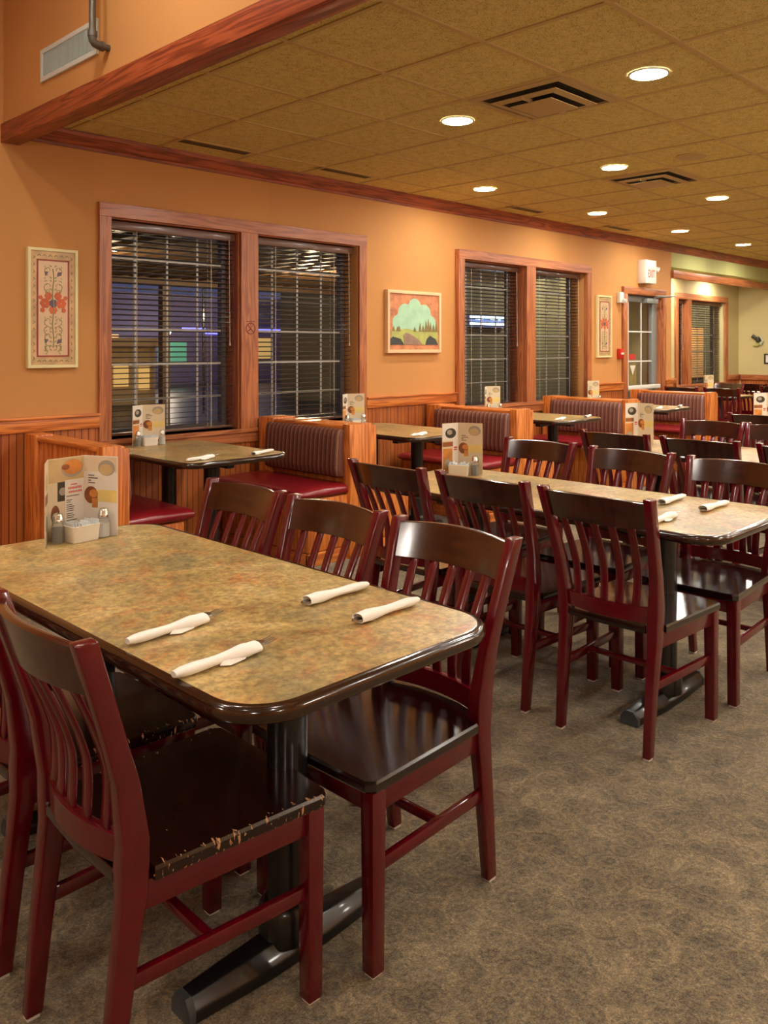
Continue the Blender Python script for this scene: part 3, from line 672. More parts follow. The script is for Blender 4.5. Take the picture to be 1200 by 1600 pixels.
# ------------------------------------------------------------------ dining chair (faces +X, origin on floor)
def postx(z):       # centre line of rear post
    pts = [(0, -.205), (.2, -.185), (.40, -.160), (.50, -.160), (.62, -.180), (.75, -.220), (.90, -.268)]
    for (z0, x0), (z1, x1) in zip(pts, pts[1:]):
        if z <= z1: return x0+(x1-x0)*(z-z0)/(z1-z0)
    return pts[-1][1]
def make_chair(label, seatmat):
    t = thing('dining_chair', label, 'chair', (0,0,0), 0, 'burgundy slat-back dining chairs')
    zs = [.006, .2, .32, .40, .45, .50, .56, .62, .69, .75, .82, .895]
    def py(z): return .172+.004*min(1, z/.45)+.034*max(0, z-.45)/.45
    for s in (-1, 1):
        m = MB(); rings = []
        for z in zs:
            x = postx(z); hw = .021+.007*max(0, 1-abs(z-.45)/.22); dx = .021+.007*max(0, 1-abs(z-.47)/.2)
            if z < .05: hw = dx = .018
            y = s*py(z)
            rings.append([(x-dx, y-hw*.75, z), (x+dx, y-hw*.75, z), (x+dx, y+hw*.75, z), (x-dx, y+hw*.75, z)])
        m.loft(rings); leg = m.build('back_leg', M['red'], t, bevel=.004, seg=2, angle=50)
        m = MB(); m.box((-.219, s*.172-.011, 0), (-.193, s*.172+.011, .007)); m.build('glide', M['glide'], leg)
        m = MB(); m.loft([[(.245-q, s*.195-q, z), (.245+q, s*.195-q, z), (.245+q, s*.195+q, z), (.245-q, s*.195+q, z)] for z, q in ((.006, .018), (.25, .0195), (.415, .021))])
        leg = m.build('front_leg', M['red'], t, bevel=.003)
        m = MB(); m.box((.231, s*.195-.013, 0), (.259, s*.195+.013, .007)); m.build('glide', M['glide'], leg)
    # seat
    m = MB(); out = [(-.185, -.15), (-.175, -.158), (-.13, -.158), (-.125, -.2), (.262, -.222), (.280, -.205), (.284, -.10), (.285, 0), (.284, .10), (.280, .205), (.262, .222), (-.125, .2), (-.13, .158), (-.175, .158), (-.185, .15), (-.192, 0)]
    z0, z1 = .416, .443
    m.loft([[(x*.985, y*.985, z0) for x, y in out], [(x, y, z0+.006) for x, y in out], [(x, y, z1-.006) for x, y in out], [(x*.985, y*.982, z1) for x, y in out]])
    m.build('seat', seatmat, t, angle=28)
    m = MB()
    for s in (-1, 1):
        m.loft([[(-.15, s*.176-.009, .362), (-.15, s*.176+.009, .362), (-.15, s*.176+.009, .417), (-.15, s*.176-.009, .417)], [(.24, s*.198-.009, .362), (.24, s*.198+.009, .362), (.24, s*.198+.009, .417), (.24, s*.198-.009, .417)]])
    m.box((.236, -.185, .362), (.256, .185, .417))
    m.build('apron', M['red'], t, bevel=.002)
    for s in (-1, 1):
        m = MB(); m.loft([[(-.185, s*.172-.009, .222), (-.185, s*.172+.009, .222), (-.185, s*.172+.009, .252), (-.185, s*.172-.009, .252)], [(.24, s*.195-.009, .222), (.24, s*.195+.009, .222), (.24, s*.195+.009, .252), (.24, s*.195-.009, .252)]]); m.build('stretcher', M['red'], t, bevel=.004)
    m = MB(); m.box((-.005, -.178, .228), (.017, .178, .247)); m.build('stretcher', M['red'], t, bevel=.004)
    def bow(y, depth): return -depth*(1-(y/.17)**2)
    NS = 14
    def rail(name, z0, z1, th, depth, mat, arch=0, off=0):
        m = MB(); rings = []
        for k in range(NS+1):
            q = -1+2*k/NS; ya, yb_ = q*(py(z0)-.006), q*(py(z1)-.006); xa, xb = postx(z0)-depth*(1-q*q)+off, postx(z1)-depth*(1-q*q)+off
            zt = z1+arch*(1-q*q)
            rings.append([(xa-th/2, ya, z0), (xa+th/2, ya, z0), (xb+th/2, yb_, zt-.002), (xb+th/4, yb_, zt), (xb-th/4, yb_, zt), (xb-th/2, yb_, zt-.002)])
        m.loft(rings); m.build(name, mat, t, angle=35)
    rail('crest_rail', .786, .880, .022, .040, M['crest'], .008, .004)
    rail('lower_rail', .452, .505, .022, .034, M['red'])
    for k in range(5):
        yb = -.114+.057*k; yt = -.134+.067*k; m = MB(); rings = []
        for q in range(11):
            z = .497+(.80-.497)*q/10; y = yb+(yt-yb)*q/10; wv = .0145
            x = postx(z)-.036*(1-(y/py(z))**2)+.024*sin(pi*q/10)*(1-.4*q/10)
            rings.append([(x-.005, y-wv, z), (x+.005, y-wv, z), (x+.005, y+wv, z), (x-.005, y+wv, z)])
        m.loft(rings); m.build('slat', M['red'], t, bevel=.002, seg=1, angle=50)
    return t
T1X, T2X, T3X, T4X, T5X = 1.2275, 3.13, 5.09, 7.03, 8.97
proto = make_chair('placeholder', M['seat'])
used = [False]
def place_chair(x, y, rz, label, src=None):
    if src is None and not used[0]:
        used[0] = True; proto.location = (x, y, 0); proto.rotation_euler = (0,0,rz); proto['label'] = label; return proto
    return dup(src or proto, (x, y, 0), rz, label)
def dress(kind): return 'burgundy slat-back chair '+kind
# first table: three on the window-far side (face -X) and three facing +X
place_chair(1.565, 1.535, pi, dress('with glossy empty seat at the right front corner of the nearest table'))
place_chair(1.575, 2.045, pi, dress('in the middle of the right side of the nearest table'))
place_chair(1.580, 2.545, pi, dress('at the far right side of the nearest table, closest to the booths'))
worn = make_chair('burgundy slat-back chair with chipped worn seat in the left foreground', M['worn']); worn.location = (.935, 1.585, 0); worn.rotation_euler = (0, 0, rad(-1.5))
dup(worn, (.94, 2.095, 0), 0, 'burgundy slat-back chair mostly hidden behind the worn foreground chair')
place_chair(.94, 2.60, 0, dress('at the left picture edge, farthest on the left of the nearest table'))
# second table
place_chair(2.865, 1.545, 0, dress('standing clear at centre right, back turned, at the second table'))
place_chair(2.885, 2.06, 0, dress('seen from behind, middle of the left side of the second table'))
place_chair(2.875, 2.575, 0, dress('seen from behind, closest to the booths at the second table'))
place_chair(3.535, 1.535, pi, 'burgundy chair across the second table, nearest the camera, cut by the picture edge')
place_chair(3.555, 2.06, pi, dress('across the second table, middle of its far side'))
place_chair(3.590, 2.62, pi, dress('across the second table, beside the menu and nearest the booths'))
# third table
place_chair(4.80, 1.50, 0, dress('at the right picture edge on the near side of the third table'))
place_chair(4.80, 2.04, 0, dress('with dark crest, second from the booths at the third table'))
place_chair(4.80, 2.56, 0, dress('with dark crest, left of the third table nearest the booths'))
place_chair(5.455, 2.02, pi, dress('across the third table with reddish crest at the right picture edge'))
place_chair(5.455, 2.47, pi, dress('across the third table with two bright glints on its crest'))
# fourth table and beyond
place_chair(6.77, 2.47, 0, dress('on the near side of the fourth table behind the glinting chair'))

# ------------------------------------------------------------------ tables
def make_table(name, label, x0, x1, y0, y1, cols, group, r=.13, foot='x', cat='table', ground=0.0):
    cx_, cy_ = (x0+x1)/2, (y0+y1)/2
    t = thing(name, label, cat, (cx_, cy_, 0), 0, group)
    a, b = (x1-x0)/2, (y1-y0)/2
    m = MB(); m.prism(rrect(-a+.018, -b+.018, a-.018, b-.018, r-.018), .732, .76, lambda u, v, d: (u, v, d)); m.build('tabletop', M['laminate'], t)
    m = MB(); rings = []
    for k in range(9):
        an = -pi/2+pi*k/8; rings.append((.012+.014*cos(an)-.014+.012, .739+.021*sin(an)))
    rings = [(-.006, .727)]+[(.006+.012*cos(-pi/2+pi*k/8), .7435+.0165*sin(-pi/2+pi*k/8)) for k in range(9)]+[(-.003, .7603)]
    base = lambda o: rrect(-a+.018-o, -b+.018-o, a-.018+o, b-.018+o, r-.018+o)
    m.loft([[(u, v, z) for u, v in base(o)] for o, z in rings], caps=False); m.build('edge_band', M['edge'], t, angle=50)
    for cyy in cols:
        m = MB(); m.lathe([(.047, .10), (.047, .70)], (0, cyy-cy_, 0), 24); m.lathe([(.066, .05), (.066, .115), (.058, .13), (.049, .135)], (0, cyy-cy_, 0), 24)
        p = m.build('column', M['iron'], t)
        L, w = .27, .045
        m = MB()
        sec = lambda x, s: [(x, cyy-cy_-w*s, .004), (x, cyy-cy_+w*s, .004), (x, cyy-cy_+w*s, .03), (x, cyy-cy_+w*.5*s, .03+.03*s), (x, cyy-cy_-w*.5*s, .03+.03*s), (x, cyy-cy_-w*s, .03)]
        m.loft([sec(-L, .8), sec(-L*.3, 1.1), sec(L*.3, 1.1), sec(L, .8)]); m.build('foot_bar', M['iron'], p, bevel=.004)
        for s in (-1, 1):
            m = MB(); m.loft([sec(s*(L-.002), .82), sec(s*(L+.012), .78)]); m.build('foot_cap', M['ironcap'], p)
        m = MB(); m.box((-.24, cyy-cy_-.025, .69), (.24, cyy-cy_+.025, .727)); m.box((-.025, cyy-cy_-.2, .69), (.025, cyy-cy_+.2, .727)); m.build('top_bracket', M['iron'], p)
    return t
grp = 'rectangular dining tables'
make_table('dining_table', 'mottled laminate dining table in the foreground with four napkin rolls', .855, 1.600, 1.175, 2.805, (1.53, 2.45), grp)
make_table('dining_table', 'mottled laminate dining table at centre right, second from the camera', T2X-.3725, T2X+.3725, 1.175, 2.90, (1.545, 2.50), grp)
make_table('dining_table', 'laminate dining table third from the camera, mostly hidden by chairs', T3X-.3725, T3X+.3725, 1.175, 2.95, (1.545, 2.55), grp)
make_table('dining_table', 'laminate dining table fourth from the camera at the right picture edge', T4X-.3725, T4X+.3725, 1.175, 3.0, (1.545, 2.55), grp)

# ------------------------------------------------------------------ booths
def booth(xa, xb, label, left=True, right=True, y0=4.08, y1=WY-.047):
    """xa,xb: faces of the back; seats on the chosen sides"""
    cx_ = (xa+xb)/2; hw = (xb-xa)/2
    t = thing('booth_bench', label, 'booth bench', (cx_, y0, 0), 0, 'upholstered oak booth benches'); L = y1-y0
    m = MB(); m.box((-hw+.02, .04, 0), (hw-.02, L, .855)); m.build('back_panel', M['oak_y' if 0 else 'oak_z'], t, bevel=.003)
    m = MB(); m.box((-hw+.005, .03, .85), (hw-.005, L-.02, .875)); m.build('cap_rail', M['oak_y'], t, bevel=.006)
    for nm, yy0, yy1 in (('end_post', -.012, .045), ('wall_post', L-.16, L)):
        m = MB(); m.box((-hw, yy0, 0), (hw, yy1, .868)); m.box((-hw-.004, yy0-.005, .02), (hw-.045, min(yy1+.01, L), .886)); m.build(nm, M['oak_z'], t, bevel=.006)
    for side, on in ((-1, left), (1, right)):
        if not on: continue
        f = side*(hw-.02)
        def X(d): return f+side*d
        m = MB(); prof = [(0, .535), (.045, .53), (.072, .545), (.08, .60), (.074, .70), (.066, .80), (.055, .84), (.03, .855), (0, .852)]
        NR = 24; ys = [.045+(L-.15)*k/NR for k in range(NR+1)]
        rings = []
        for k, yy in enumerate(ys):
            e = min(1, min(yy-ys[0], ys[-1]-yy)/.04+.35); e = e**.5
            rings.append([(X(d*e), yy, .695+(z-.695)*(.96+.04*e)) for d, z in prof])
        m.loft(rings); m.build('back_cushion', M['stripe'], t, angle=60)
        m = MB(); prof = [(0, .425), (.40, .425), (.44, .435), (.455, .455), (.445, .478), (.41, .492), (.2, .50), (0, .495)]
        ys = [.0, .012, .05, .15, L-.1, L-.05, L-.03]; es = [.35, .7, 1, 1, 1, .8, .5]
        m.loft([[(X(d-(0 if d < .3 else (1-e)*.05)), yy, .46+(z-.46)*e) for d, z in prof] for yy, e in zip(ys, es)]); m.build('seat_cushion', M['vinyl'], t, angle=60)
        m = MB(); m.box((X(0), .01, .09), (X(.36), L-.02, .425)); m.box((X(0), .03, 0), (X(.33), L-.02, .09)); sbz = m.build('seat_base', M['oak_z'], t, bevel=.003)
        m = MB(); m.box((X(0), .0, .0), (X(.372), .022, .085)); m.box((X(.352), .0, 0), (X(.372), L-.03, .085)); m.build('base_moulding', M['oak_x'], sbz, bevel=.005)
    return t
booth(2.06, 2.21, 'oak booth bench back at far left, its plain oak panel facing the camera', False, True)
booth(3.79, 4.04, 'oak booth bench with striped brown back, right of the nearest booth table')
booth(5.65, 5.89, 'oak booth bench with striped back between the second and third booth tables')
booth(7.48, 7.73, 'oak booth bench with striped back between the third and fourth booth tables')
booth(9.34, 9.55, 'oak booth bench farthest away, in front of the exit door', True, False)
BT = [2.50, 4.33, 6.16, 8.00]
for x, lb in zip(BT, ('nearest booth table, beside the first window', 'booth table under the second window, behind the first striped bench', 'third booth table from the camera, with two white napkins', 'farthest booth table, before the bench by the exit door')):
    make_table('booth_table', 'mottled laminate '+lb, x, x+.74, 3.97, 5.04, (4.30, 4.78), 'booth tables', r=.12)

# ------------------------------------------------------------------ table things
def make_roll(kind):
    """napkin roll along +X, cutlery showing at the far end"""
    t = thing('napkin_roll', '', 'napkin roll', (0,0,0), 0, 'white napkin rolls with cutlery')
    m = MB(); rings = []; N = 14; Lr = .205
    for k in range(13):
        q = k/12; x = Lr*q; r = .0095+.0065*q+(.002*sin(9*q)); fl = 1 if q < .9 else .8
        if k == 0: r *= .8
        rings.append([(x, r*1.15*cos(2*pi*i/N)*(1+.08*sin(3*2*pi*i/N+q*4)), max(.0005, .0125+r*fl*.85*sin(2*pi*i/N)*(1+.05*cos(2*2*pi*i/N)))) for i in range(N)])
    inner = [[(x-.02, y*.8, .0125+(z-.0125)*.75) for x, y, z in rings[-1]]]
    rings.append([(Lr-.001, y*.85, .0125+(z-.0125)*.82) for _, y, z in rings[-1]]); rings.append([(Lr-.03, y*.9, z) for _, y, z in inner[0]])
    m.loft(rings)
    m.add([(.10, -.013, .004), (.12, -.023, .002), (.16, -.019, .003), (.175, -.011, .012), (.11, -.011, .012), (.10, -.013, .0055), (.12, -.023, .0035), (.16, -.019, .0045)], [(0,1,2,3,4), (5,6,7,3,4), (0,1,6,5), (1,2,7,6)])
    m.build('napkin', M['paper'], t, angle=50)
    m = MB()
    if kind == 'fork':
        for k in range(4):
            yy = -.0105+.007*k; m.tube([(Lr+.0, yy, .016), (Lr+.022, yy*1.0, .0155), (Lr+.046, yy*1.02, .0195)], [.0016, .0015, .001], 6)
        m.loft([[(Lr-.03, -.004, .014), (Lr-.03, .004, .014), (Lr-.03, .004, .0155), (Lr-.03, -.004, .0155)], [(Lr+.004, -.0125, .0145), (Lr+.004, .0125, .0145), (Lr+.004, .0125, .0165), (Lr+.004, -.0125, .0165)]])
        m.build('fork', M['steel'], t, angle=60)
        m = MB(); m.lathe([(0, 0), (.01, .002), (.015, .004), (.0155, .006)], (0, 0, 0), 14); m.v = [(Lr-.002+x*1.3, y*.8, .0155+z*.8) for x, y, z in m.v]; m.build('spoon', M['steel'], t)
    else:
        m.loft([[(Lr-.05, -.008, .009), (Lr-.05, .008, .009), (Lr-.05, .008, .012), (Lr-.05, -.008, .012)], [(Lr+.008, -.011, .008), (Lr+.008, .009, .008), (Lr+.008, .009, .011), (Lr+.008, -.011, .011)], [(Lr+.016, -.004, .008), (Lr+.016, .004, .008), (Lr+.016, .004, .010), (Lr+.016, -.004, .010)]]); m.build('fork', M['steel'], t)
        m = MB(); m.loft([[(Lr-.05, -.006, .016), (Lr-.05, .006, .016), (Lr-.05, .006, .018), (Lr-.05, -.006, .018)], [(Lr-.004, -.008, .015), (Lr-.004, .008, .015), (Lr-.004, .008, .018), (Lr-.004, -.008, .018)]]); m.build('spoon', M['steel'], t)
    return t
TZ = .7605
r1 = make_roll('fork'); r1['label'] = 'white napkin roll with fork tines out, rear left of the foreground table'; r1.location = (.89, 1.65, TZ); r1.rotation_euler = (0,0,rad(5))
dup(r1, (.862, 1.42, TZ), rad(3), 'white napkin roll with fork tines out, closest to the camera on the foreground table')
r2 = make_roll('tucked'); r2['label'] = 'white napkin roll with tucked cutlery, rear right of the foreground table'; r2.location = (1.552, 1.598, TZ); r2.rotation_euler = (0,0,pi-rad(1))
dup(r2, (1.546, 1.412, TZ), pi, 'white napkin roll with tucked cutlery, near the right front corner of the foreground table')
dup(r2, (3.40, 1.41, TZ), pi-.05, 'white napkin roll on the second table, nearest its free right end')
dup(r2, (3.42, 1.60, TZ), pi, 'white napkin roll on the second table, just behind the crest of the central chair')
dup(r1, (2.80, 1.44, TZ), rad(3), 'white napkin roll with cutlery peeking past the post of the central chair')
dup(r1, (2.80, 1.66, TZ), rad(4), 'white napkin roll on the second table, hidden behind the central chair back')
for x, wd_ in zip(BT, ('nearest booth table', 'booth table behind the first striped bench', 'third booth table', 'farthest booth table')):
    dup(r1, (x+.05, 4.06, TZ), rad(14), 'white napkin roll at the left end of the '+wd_)
    dup(r2, (x+.67, 4.09, TZ), pi+rad(18), 'white napkin roll at the right end of the '+wd_)

def make_menu(label, base, tops=None, h=.27, z=TZ, name='menu_card'):
    """folded standing menu; base = fold points in world xy"""
    P = [Vector((p[0], p[1], 0)) for p in base]; o = sum(P, Vector())/len(P)
    t = thing(name, label, 'menu', (o.x, o.y, z), 0, 'folded standing menus')
    P = [p-o for p in P]
    for k in range(len(P)-1):
        a, b = P[k], P[k+1]; d = (b-a).normalized(); n = Vector((d.y, -d.x, 0))
        if (n.dot(Vector((-o.x, -o.y, 0)))) < 0: n = -n
        a_, b_ = a, b
        m = MB(); th = n*.0009
        q = [a_-th, b_-th, b_+th, a_+th]
        m.loft([[tuple(p) for p in q], [(p.x, p.y, h) for p in q]]); pan = m.build('panel', M['card' if k != 2 else 'cardwhite'], t)
        Lp = (b-a).length
        if k == 0 and len(P) > 3:
            decos = [(.1, .9, .05, .35, 'p_red'), (.1, .9, .5, .8, 'p_dark')]
            decos = [(.15, .85, .1, .28, 'p_plate'), (.2, .8, .35, .5, 'p_pie')]
        F_ = lambda u, v, e: tuple(a+(b-a)*u+n*(.001+e)+Vector((0, 0, v*h)))
        def patch(poly, e, mat): mm = MB(); mm.prism(poly, -.0002, e, F_); mm.build('print', M[mat], pan)
        circ = lambda u, v, ru, rv, n_=20: [(u+ru*cos(2*pi*i/n_), v+rv*sin(2*pi*i/n_)) for i in range(n_)]
        rect = lambda u0, v0, u1, v1: [(u0, v0), (u1, v0), (u1, v1), (u0, v1)]
        if k == 0 and len(P) == 3:
            patch(rect(.02, .66, .98, .99), .0002, 'cardwhite'); patch(circ(.52, .80, .34, .10), .0004, 'p_dark'); patch(circ(.46, .82, .16, .05), .0006, 'p_plate')
            patch(rect(.02, .54, .98, .63), .0003, 'p_brown'); patch(rect(.04, .06, .62, .50), .0003, 'p_pie'); patch(circ(.34, .2, .2, .1), .0005, 'p_plate'); patch(rect(.66, .05, .98, .66), .0006, 'cardwhite')
            mm = MB(); mm.prism(rect(.72, .50, .92, .53), 0, .0012, F_); mm.prism(rect(.72, .46, .92, .48), 0, .0012, F_); mm.build('heading_print', M['p_red'], pan)
        elif k == len(P)-3:       # left main panel
            patch(rect(.02, .70, .98, .99), .0002, 'cardtan')
            patch(circ(.66, .86, .30, .115), .0004, 'p_plate'); patch(circ(.67, .875, .265, .095), .0006, 'p_pie'); patch(circ(.48, .88, .11, .035), .0008, 'p_brown')
            patch(rect(.26, .46, .5, .70), .0004, 'p_dark'); patch(circ(.4, .58, .1, .05), .0007, 'p_plate')
            patch(rect(.02, .05, .45, .44), .0003, 'p_pie' if len(P) < 4 else 'card'); patch(circ(.2, .3, .12, .12), .0005, 'p_brown')
            patch(rect(.46, .03, .985, .715), .0009, 'cardwhite')
            mm = MB()
            for (v0, w0, w1) in ((.645, .62, .80), ): mm.prism(rect(w0, v0, w1, v0+.012), 0, .0012, F_)
            rnd = random.Random(4)
            for v0, w0, w1, hh in ((.595, .55, .90, .030), (.548, .56, .90, .026)):
                u = w0
                while u < w1: mm.prism([(u, v0), (u+.03, v0), (u+.026, v0+hh*rnd.uniform(.75, 1.1)), (u+.004, v0+hh)], 0, .0012, F_); u += .042
            mm.build('heading_print', M['p_red'], pan)
            mm = MB()
            for v0, w1 in ((.505, .85), (.455, .66), (.43, .62), (.395, .66), (.37, .72), (.345, .7), (.32, .7), (.285, .68), (.26, .72), (.235, .7), (.2, .8)): mm.prism(rect(.5, v0, w1, v0+.009), 0, .0012, F_)
            mm.build('text_print', M['p_black'], pan)
        if k == len(P)-2:       # right main panel
            patch(rect(.02, .80, .98, .99), .0002, 'card'); patch(circ(.68, .85, .25, .10), .0004, 'p_plate'); patch(circ(.66, .83, .19, .07), .0006, 'p_brown' if 0 else 'cardtan')
            patch(circ(.22, .50, .2, .11), .0005, 'p_brown'); patch(rect(.25, .34, .42, .46), .0006, 'p_pie'); patch(circ(.3, .52, .13, .05), .0008, 'p_pie')
            patch(rect(.42, .42, .98, .57), .0003, 'p_yellow'); patch(rect(.55, .07, .76, .13), .0005, 'p_red')
            mm = MB()
            for v0, w1 in ((.745, .32), (.71, .42), (.68, .22), (.65, .34)): mm.prism(rect(.14, v0, w1, v0+.011), 0, .0008, F_)
            mm.build('text_print', M['p_black'], pan)
        if k == 0 and len(P) > 3:
            patch(circ(.5, .25, .3, .1), .0004, 'p_plate'); patch(rect(.1, .48, .9, .6), .0003, 'p_brown'); patch(circ(.5, .75, .3, .1), .0004, 'cardtan')
    return t
def shaker(x, y, fill, label, z=TZ):
    t = thing('salt_shaker' if fill == 'salt' else 'pepper_shaker', label, 'shaker', (x, y, z), 0.3, 'glass shakers')
    m = MB(); m.lathe([(.019, .0), (.021, .004), (.021, .05), (.017, .066)], n=8); m.build('glass_body', M['jar'], t, angle=30)
    m = MB(); m.lathe([(.0185, .003), (.0187, .046), (.015, .05)], n=8); m.build('contents', M[fill], t)
    m = MB(); m.lathe([(.0165, .066), (.0185, .068), (.0185, .079), (.017, .081), (.0165, .088), (.013, .095), (.006, .098), (.001, .099)], n=20); m.build('lid', M['chrome'], t)
def caddy(x, y, rz, label, z=TZ):
    t = thing('sugar_caddy', label, 'sugar caddy', (x, y, z), rz, 'white sugar caddies'); a, b = .052, .032
    m = MB(); r = lambda e, zz, k: [(u, v, zz) for u, v in rrect(-a+e, -b+e, a-e, b-e, k, 4)]
    m.loft([r(.006, 0, .006), r(.004, .004, .008), r(0, .05, .010), r(-.002, .054, .011), r(.001, .055, .010), r(.003, .05, .008), r(.006, .01, .006)]); m.build('box', M['porcelain'], t, angle=40)
    m = MB(); rnd = random.Random(3)
    for k in range(12):
        xx = -.042+k*.0075; tl = rnd.uniform(-.01, .012); hz = rnd.uniform(.058, .07)
        m.loft([[(xx, -.022, .012), (xx+.003, -.022, .012), (xx+.003, .022, .012), (xx, .022, .012)], [(xx+tl, -.022, hz), (xx+.002+tl, -.022, hz), (xx+.002+tl, .022, hz), (xx+tl, .022, hz)]])
    m.build('sweetener_packets', M['packet'], t)
make_menu('folded menu with pie photo standing at the far end of the foreground table', [(1.139, 2.638), (1.192, 2.738), (1.33, 2.765), (1.392, 2.645)], h=.268)
shaker(1.205, 2.69, 'pepper', 'glass pepper shaker left of the sugar caddy on the foreground table')
shaker(1.352, 2.668, 'salt', 'glass salt shaker right of the sugar caddy on the foreground table')
caddy(1.277, 2.668, rad(8), 'white rectangular sugar caddy between the shakers on the foreground table')
make_menu('folded menu standing at the far end of the second table', [(3.203, 2.76), (3.304, 2.74), (3.35, 2.62)], h=.255)
shaker(3.295, 2.625, 'pepper', 'glass pepper shaker in front of the menu on the second table')
caddy(3.245, 2.685, rad(-60), 'white sugar caddy in front of the menu on the second table')
mlab = ('nearest booth table against the first window', 'booth table under the second window', 'booth table under the third window', 'farthest booth table under the fourth window')
for x, lb in zip(BT, mlab):
    make_menu('folded menu card standing on the '+lb, [(x+.21, 4.955), (x+.315, 5.015), (x+.44, 4.945)], h=.26)
    shaker(x+.235, 4.93, 'pepper', 'pepper shaker by the menu on the '+lb); shaker(x+.40, 4.915, 'salt', 'salt shaker by the menu on the '+lb); caddy(x+.315, 4.93, 0, 'white sugar caddy by the menu on the '+lb)
make_menu('folded menu card standing on the third table between chair backs', [(5.075, 2.78), (5.17, 2.74), (5.151, 2.62)], h=.268)
make_menu('folded menu card on the fourth table at the right picture edge', [(6.93, 2.66), (7.04, 2.60), (7.10, 2.50)], h=.268)

# ------------------------------------------------------------------ far dining group
make_table('dining_table', 'laminate dining table far away behind the last booth, near the green alcove', 10.75, 11.45, 4.35, 5.03, (4.7,), grp)
make_table('dining_table', 'far dining table at the right picture edge, near the green wall', 12.3, 13.0, 4.1, 5.0, (4.55,), grp)
place_chair(10.55, 4.86, 0, dress('far away, just above the last booth bench, seen from behind'))
place_chair(10.60, 4.36, 0, 'burgundy chair far away, its crest glinting, beside the last booth post')
place_chair(11.60, 4.90, pi, dress('far away in front of the alcove window, partly hidden'))
place_chair(11.60, 4.05, 0.0, 'burgundy chair far away, light showing through its slats, near the green wall')
place_chair(12.20, 4.62, 0, dress('far away against the green wall wainscot'))
place_chair(13.085, 4.4, pi, dress('far away at the right picture edge by the green wall'))
make_menu('small folded menu card far away in front of the alcove window', [(11.0, 4.86), (11.1, 4.92), (11.22, 4.84)], h=.26)
dup(r2, (11.05, 4.50, TZ), pi, 'white napkin roll on the far table behind the last booth')

# ------------------------------------------------------------------ outside at night
M['asphalt'] = plain('dark_asphalt', (44, 42, 44), .35, noise=.3)
M['walk'] = plain('grey_concrete_walk', (96, 92, 88), .7, noise=.15)
M['beam'] = plain('canopy_timber', (90, 62, 36), .6, noise=.2)
M['deck'] = plain('yellow_canopy_boards', (206, 160, 72), .6, noise=.15)
M['facade'] = plain('blue_grey_facade', (122, 118, 160), .8, noise=.15)
M['olive'] = plain('olive_facade', (122, 116, 84), .8, noise=.15)
M['cream'] = plain('cream_kiosk_wall', (200, 170, 120), .8)
M['n_dim'] = emit('dim_shop_window', (255, 190, 110), .02)
M['n_green'] = emit('green_lit_door', (120, 220, 180), .04)
M['n_warm'] = emit('warm_lit_window', (255, 205, 120), .10)
M['n_blue'] = emit('blue_neon', (120, 120, 255), .5)
M['n_sign'] = emit('lit_sign_letters', (190, 235, 255), 1.2)
M['globe'] = emit('street_lamp_globe', (255, 232, 205), 40.0)
M['leaf'] = plain('dark_green_leaves', (40, 66, 34), .7, noise=.3)
m = MB(); m.box((-20, 5.62, -.3), (90, 90, -.12)); struct(m.build('ground_outside', M['asphalt']))
m = MB(); m.box((0, 5.62, -.12), (14, 7.4, -.08)); struct(m.build('path_outside', M['walk']))
t = thing('entrance_canopy', 'timber slatted canopy with warm lit boards outside the nearest window', 'canopy', (8.6, 11.0, 0))
for k in range(29):
    m = MB(); xx = -5.0+k*.36; m.box((xx, -3.5, 2.72), (xx+.12, 3.5, 2.90)); m.build('rafter', M['beam'], t)
m = MB(); m.box((-5.2, -3.6, 2.98), (5.2, 3.6, 3.02)); m.build('roof_boards', M['deck'], t)
for y_ in (-3.6, 3.5):
    m = MB(); m.box((-5.2, y_, 2.58), (5.2, y_+.12, 2.98)); m.build('edge_beam', M['beam'], t)
for xx in (-5, 0, 5):
    m = MB(); m.box((xx-.08, 3.42, -.12), (xx+.08, 3.58, 2.6)); m.build('post', M['beam'], t)
for x_, y_, e_ in ((1.2, .5, 60), (4, 1, 25), (-3, 0, 12)):
    ld = bpy.data.lights.new('canopy_lamp', 'POINT'); ld.energy = e_; ld.color = (1, .78, .45); ld.shadow_soft_size = .06
    lo = bpy.data.objects.new('canopy_lamp', ld); COL.objects.link(lo); lo.parent = t; lo.location = (x_, y_, 2.3)
def building(name, label, x0, x1, y, hgt, mat, wins):
    t = thing(name, label, 'building', ((x0+x1)/2, y, -.12)); hw = (x1-x0)/2
    m = MB(); m.box((-hw, 0, 0), (hw, 6, hgt)); m.box((-hw-.2, -.2, hgt), (hw+.2, 6.2, hgt+.25)); m.build('walls', mat, t)
    for a, b, c, d, mm in wins:
        m = MB(); m.box((a, -.05, c), (b, .02, d)); m.build('window' if mm != 'n_blue' else 'neon_line', M[mm], t)
    return t
building('shop_building', 'blue lit shop building across the car park, seen through the nearest window', 12, 30, 30, 3.4, M['facade'], [(-7.0, -5.2, .8, 2.0, 'n_warm'), (-3.5, -2.2, .8, 1.7, 'n_green'), (.5, 2.2, 1.0, 1.9, 'n_warm'), (-2.4, -1.3, 2.25, 2.31, 'n_blue'), (-1.3, -.6, 2.05, 2.11, 'n_blue'), (.6, 3.4, 2.25, 2.30, 'n_blue')])
building('kiosk_building', 'small cream lit kiosk low on the left of the nearest window', 10.2, 11.6, 20, 1.5, M['cream'], [(-.5, -.1, .5, 1.1, 'n_warm'), (.2, .5, .4, 1.0, 'n_warm')])
building('shop_building', 'olive walled building seen through the window past the landscape tile', 15.4, 34, 13.5, 5.2, M['olive'], [(4.4, 5.6, .4, 2.2, 'n_dim'), (-3.2, -2.6, .1, 3.0, 'n_dim')])
t = thing('shop_sign', 'bright blue white lit sign outside the window past the landscape tile', 'sign', (0, 0, 0))
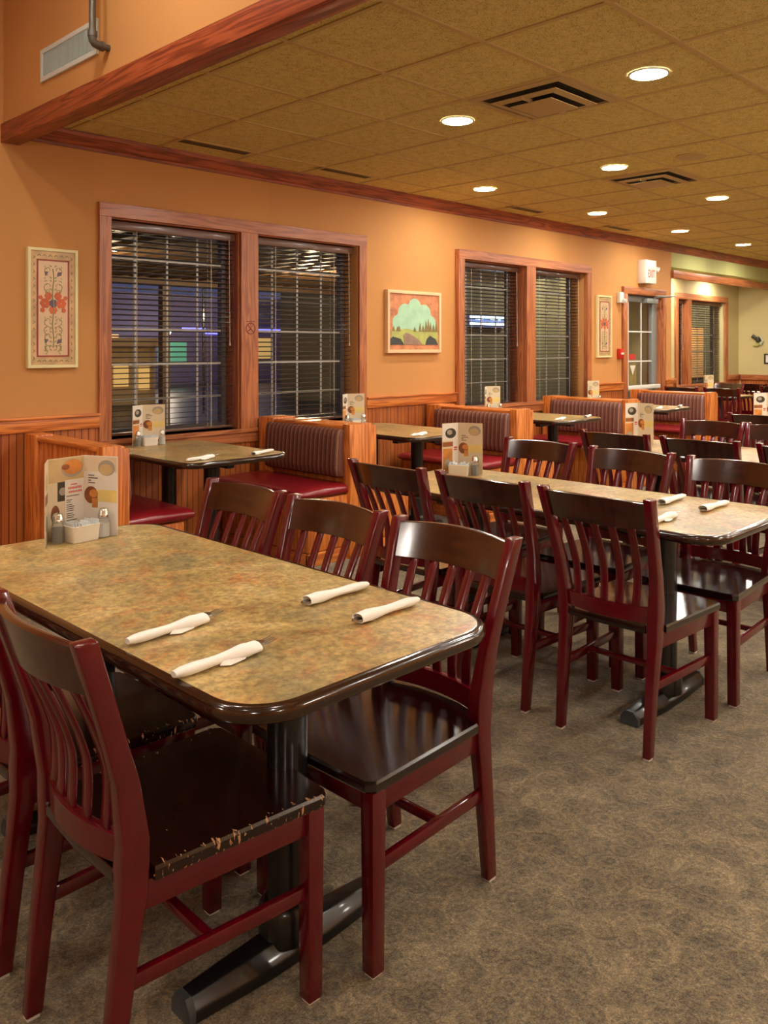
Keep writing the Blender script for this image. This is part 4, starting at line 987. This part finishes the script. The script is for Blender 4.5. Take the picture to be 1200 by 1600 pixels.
m = MB(); m.box((16.45, 13.3, 1.90), (18.2, 13.42, 2.22)); m.build('sign_board', M['facade'], t)
m = MB(); rnd = random.Random(8); x = 16.5
while x < 18.1:
    wv = rnd.uniform(.05, .1); m.box((x, 13.27, 2.09+rnd.uniform(0, .03)), (x+wv, 13.3, 2.18)); x += wv+.05
x = 16.5
while x < 18.1:
    wv = rnd.uniform(.1, .25); m.box((x, 13.27, 1.96), (x+wv, 13.3, 2.04)); x += wv+.03
m.build('lit_lettering', M['n_sign'], t)
for (x, y, h_, r), lb in zip(((16.75, 28.0, 1.95, .12), (20.04, 28.0, 3.18, .08), (10.8, 16.5, 3.6, .08), (30.0, 11.9, 3.4, .09), (20.5, 12.2, 3.3, .09)), ('small pale lamp in the middle of the nearest window', 'small lamp high at the right edge of the nearest window', 'tall street lamp behind the canopy posts', 'added street lamp by the far end of the olive building', 'added street lamp lighting the olive walled building')):
    t = thing('street_lamp', lb, 'street lamp', (x, y, -.12), 0, 'street lamps in the car park')
    m = MB(); m.tube([(0, 0, 0), (0, 0, h_+.12-r)], .03); m.build('pole', M['iron'], t)
    m = MB(); m.lathe([(0, -r), (r*.7, -r*.7), (r, 0), (r*.7, r*.7), (0, r)], (0, 0, h_+.12), 12); m.build('globe', M['globe'], t)
    if y < 13:
        ld = bpy.data.lights.new('facade_fill', 'POINT'); ld.energy = 90; ld.color = (1, .9, .65); ld.shadow_soft_size = .1  # added point light to brighten the olive wall
        lo = bpy.data.objects.new('facade_fill', ld); COL.objects.link(lo); lo.parent = t; lo.location = (0, -.2, h_+.12)
for (x, y, s), lb in zip(((3.05, 6.9, .75), (4.6, 7.2, .7)), ('dark green shrub outside, low in the nearest window', 'dark shrub outside, low between the nearest windows')):
    m = MB(); rnd = random.Random(int(x*10))
    for k in range(420):
        a, e, r = rnd.uniform(0, 2*pi), rnd.uniform(-.2, 1.5), rnd.uniform(.5, 1)**.5
        p = Vector((cos(a)*cos(e), sin(a)*cos(e), sin(e)))*s*.55*r+Vector((0, 0, s*.35)); d = Vector((rnd.uniform(-1, 1), rnd.uniform(-1, 1), rnd.uniform(-1, 1))).normalized()*.05; q = d.cross(Vector((rnd.uniform(-1,1), .3, 1))).normalized()*.02
        m.add([tuple(p-d), tuple(p+q), tuple(p+d), tuple(p-q)], [(0,1,2,3)])
    m.tube([(0, 0, 0), (0, 0, s*.5)], .02, 6)
    o = m.build('shrub', M['leaf'], recalc=False, loc=(x, y, -.12)); tag(o, lb, 'shrub')
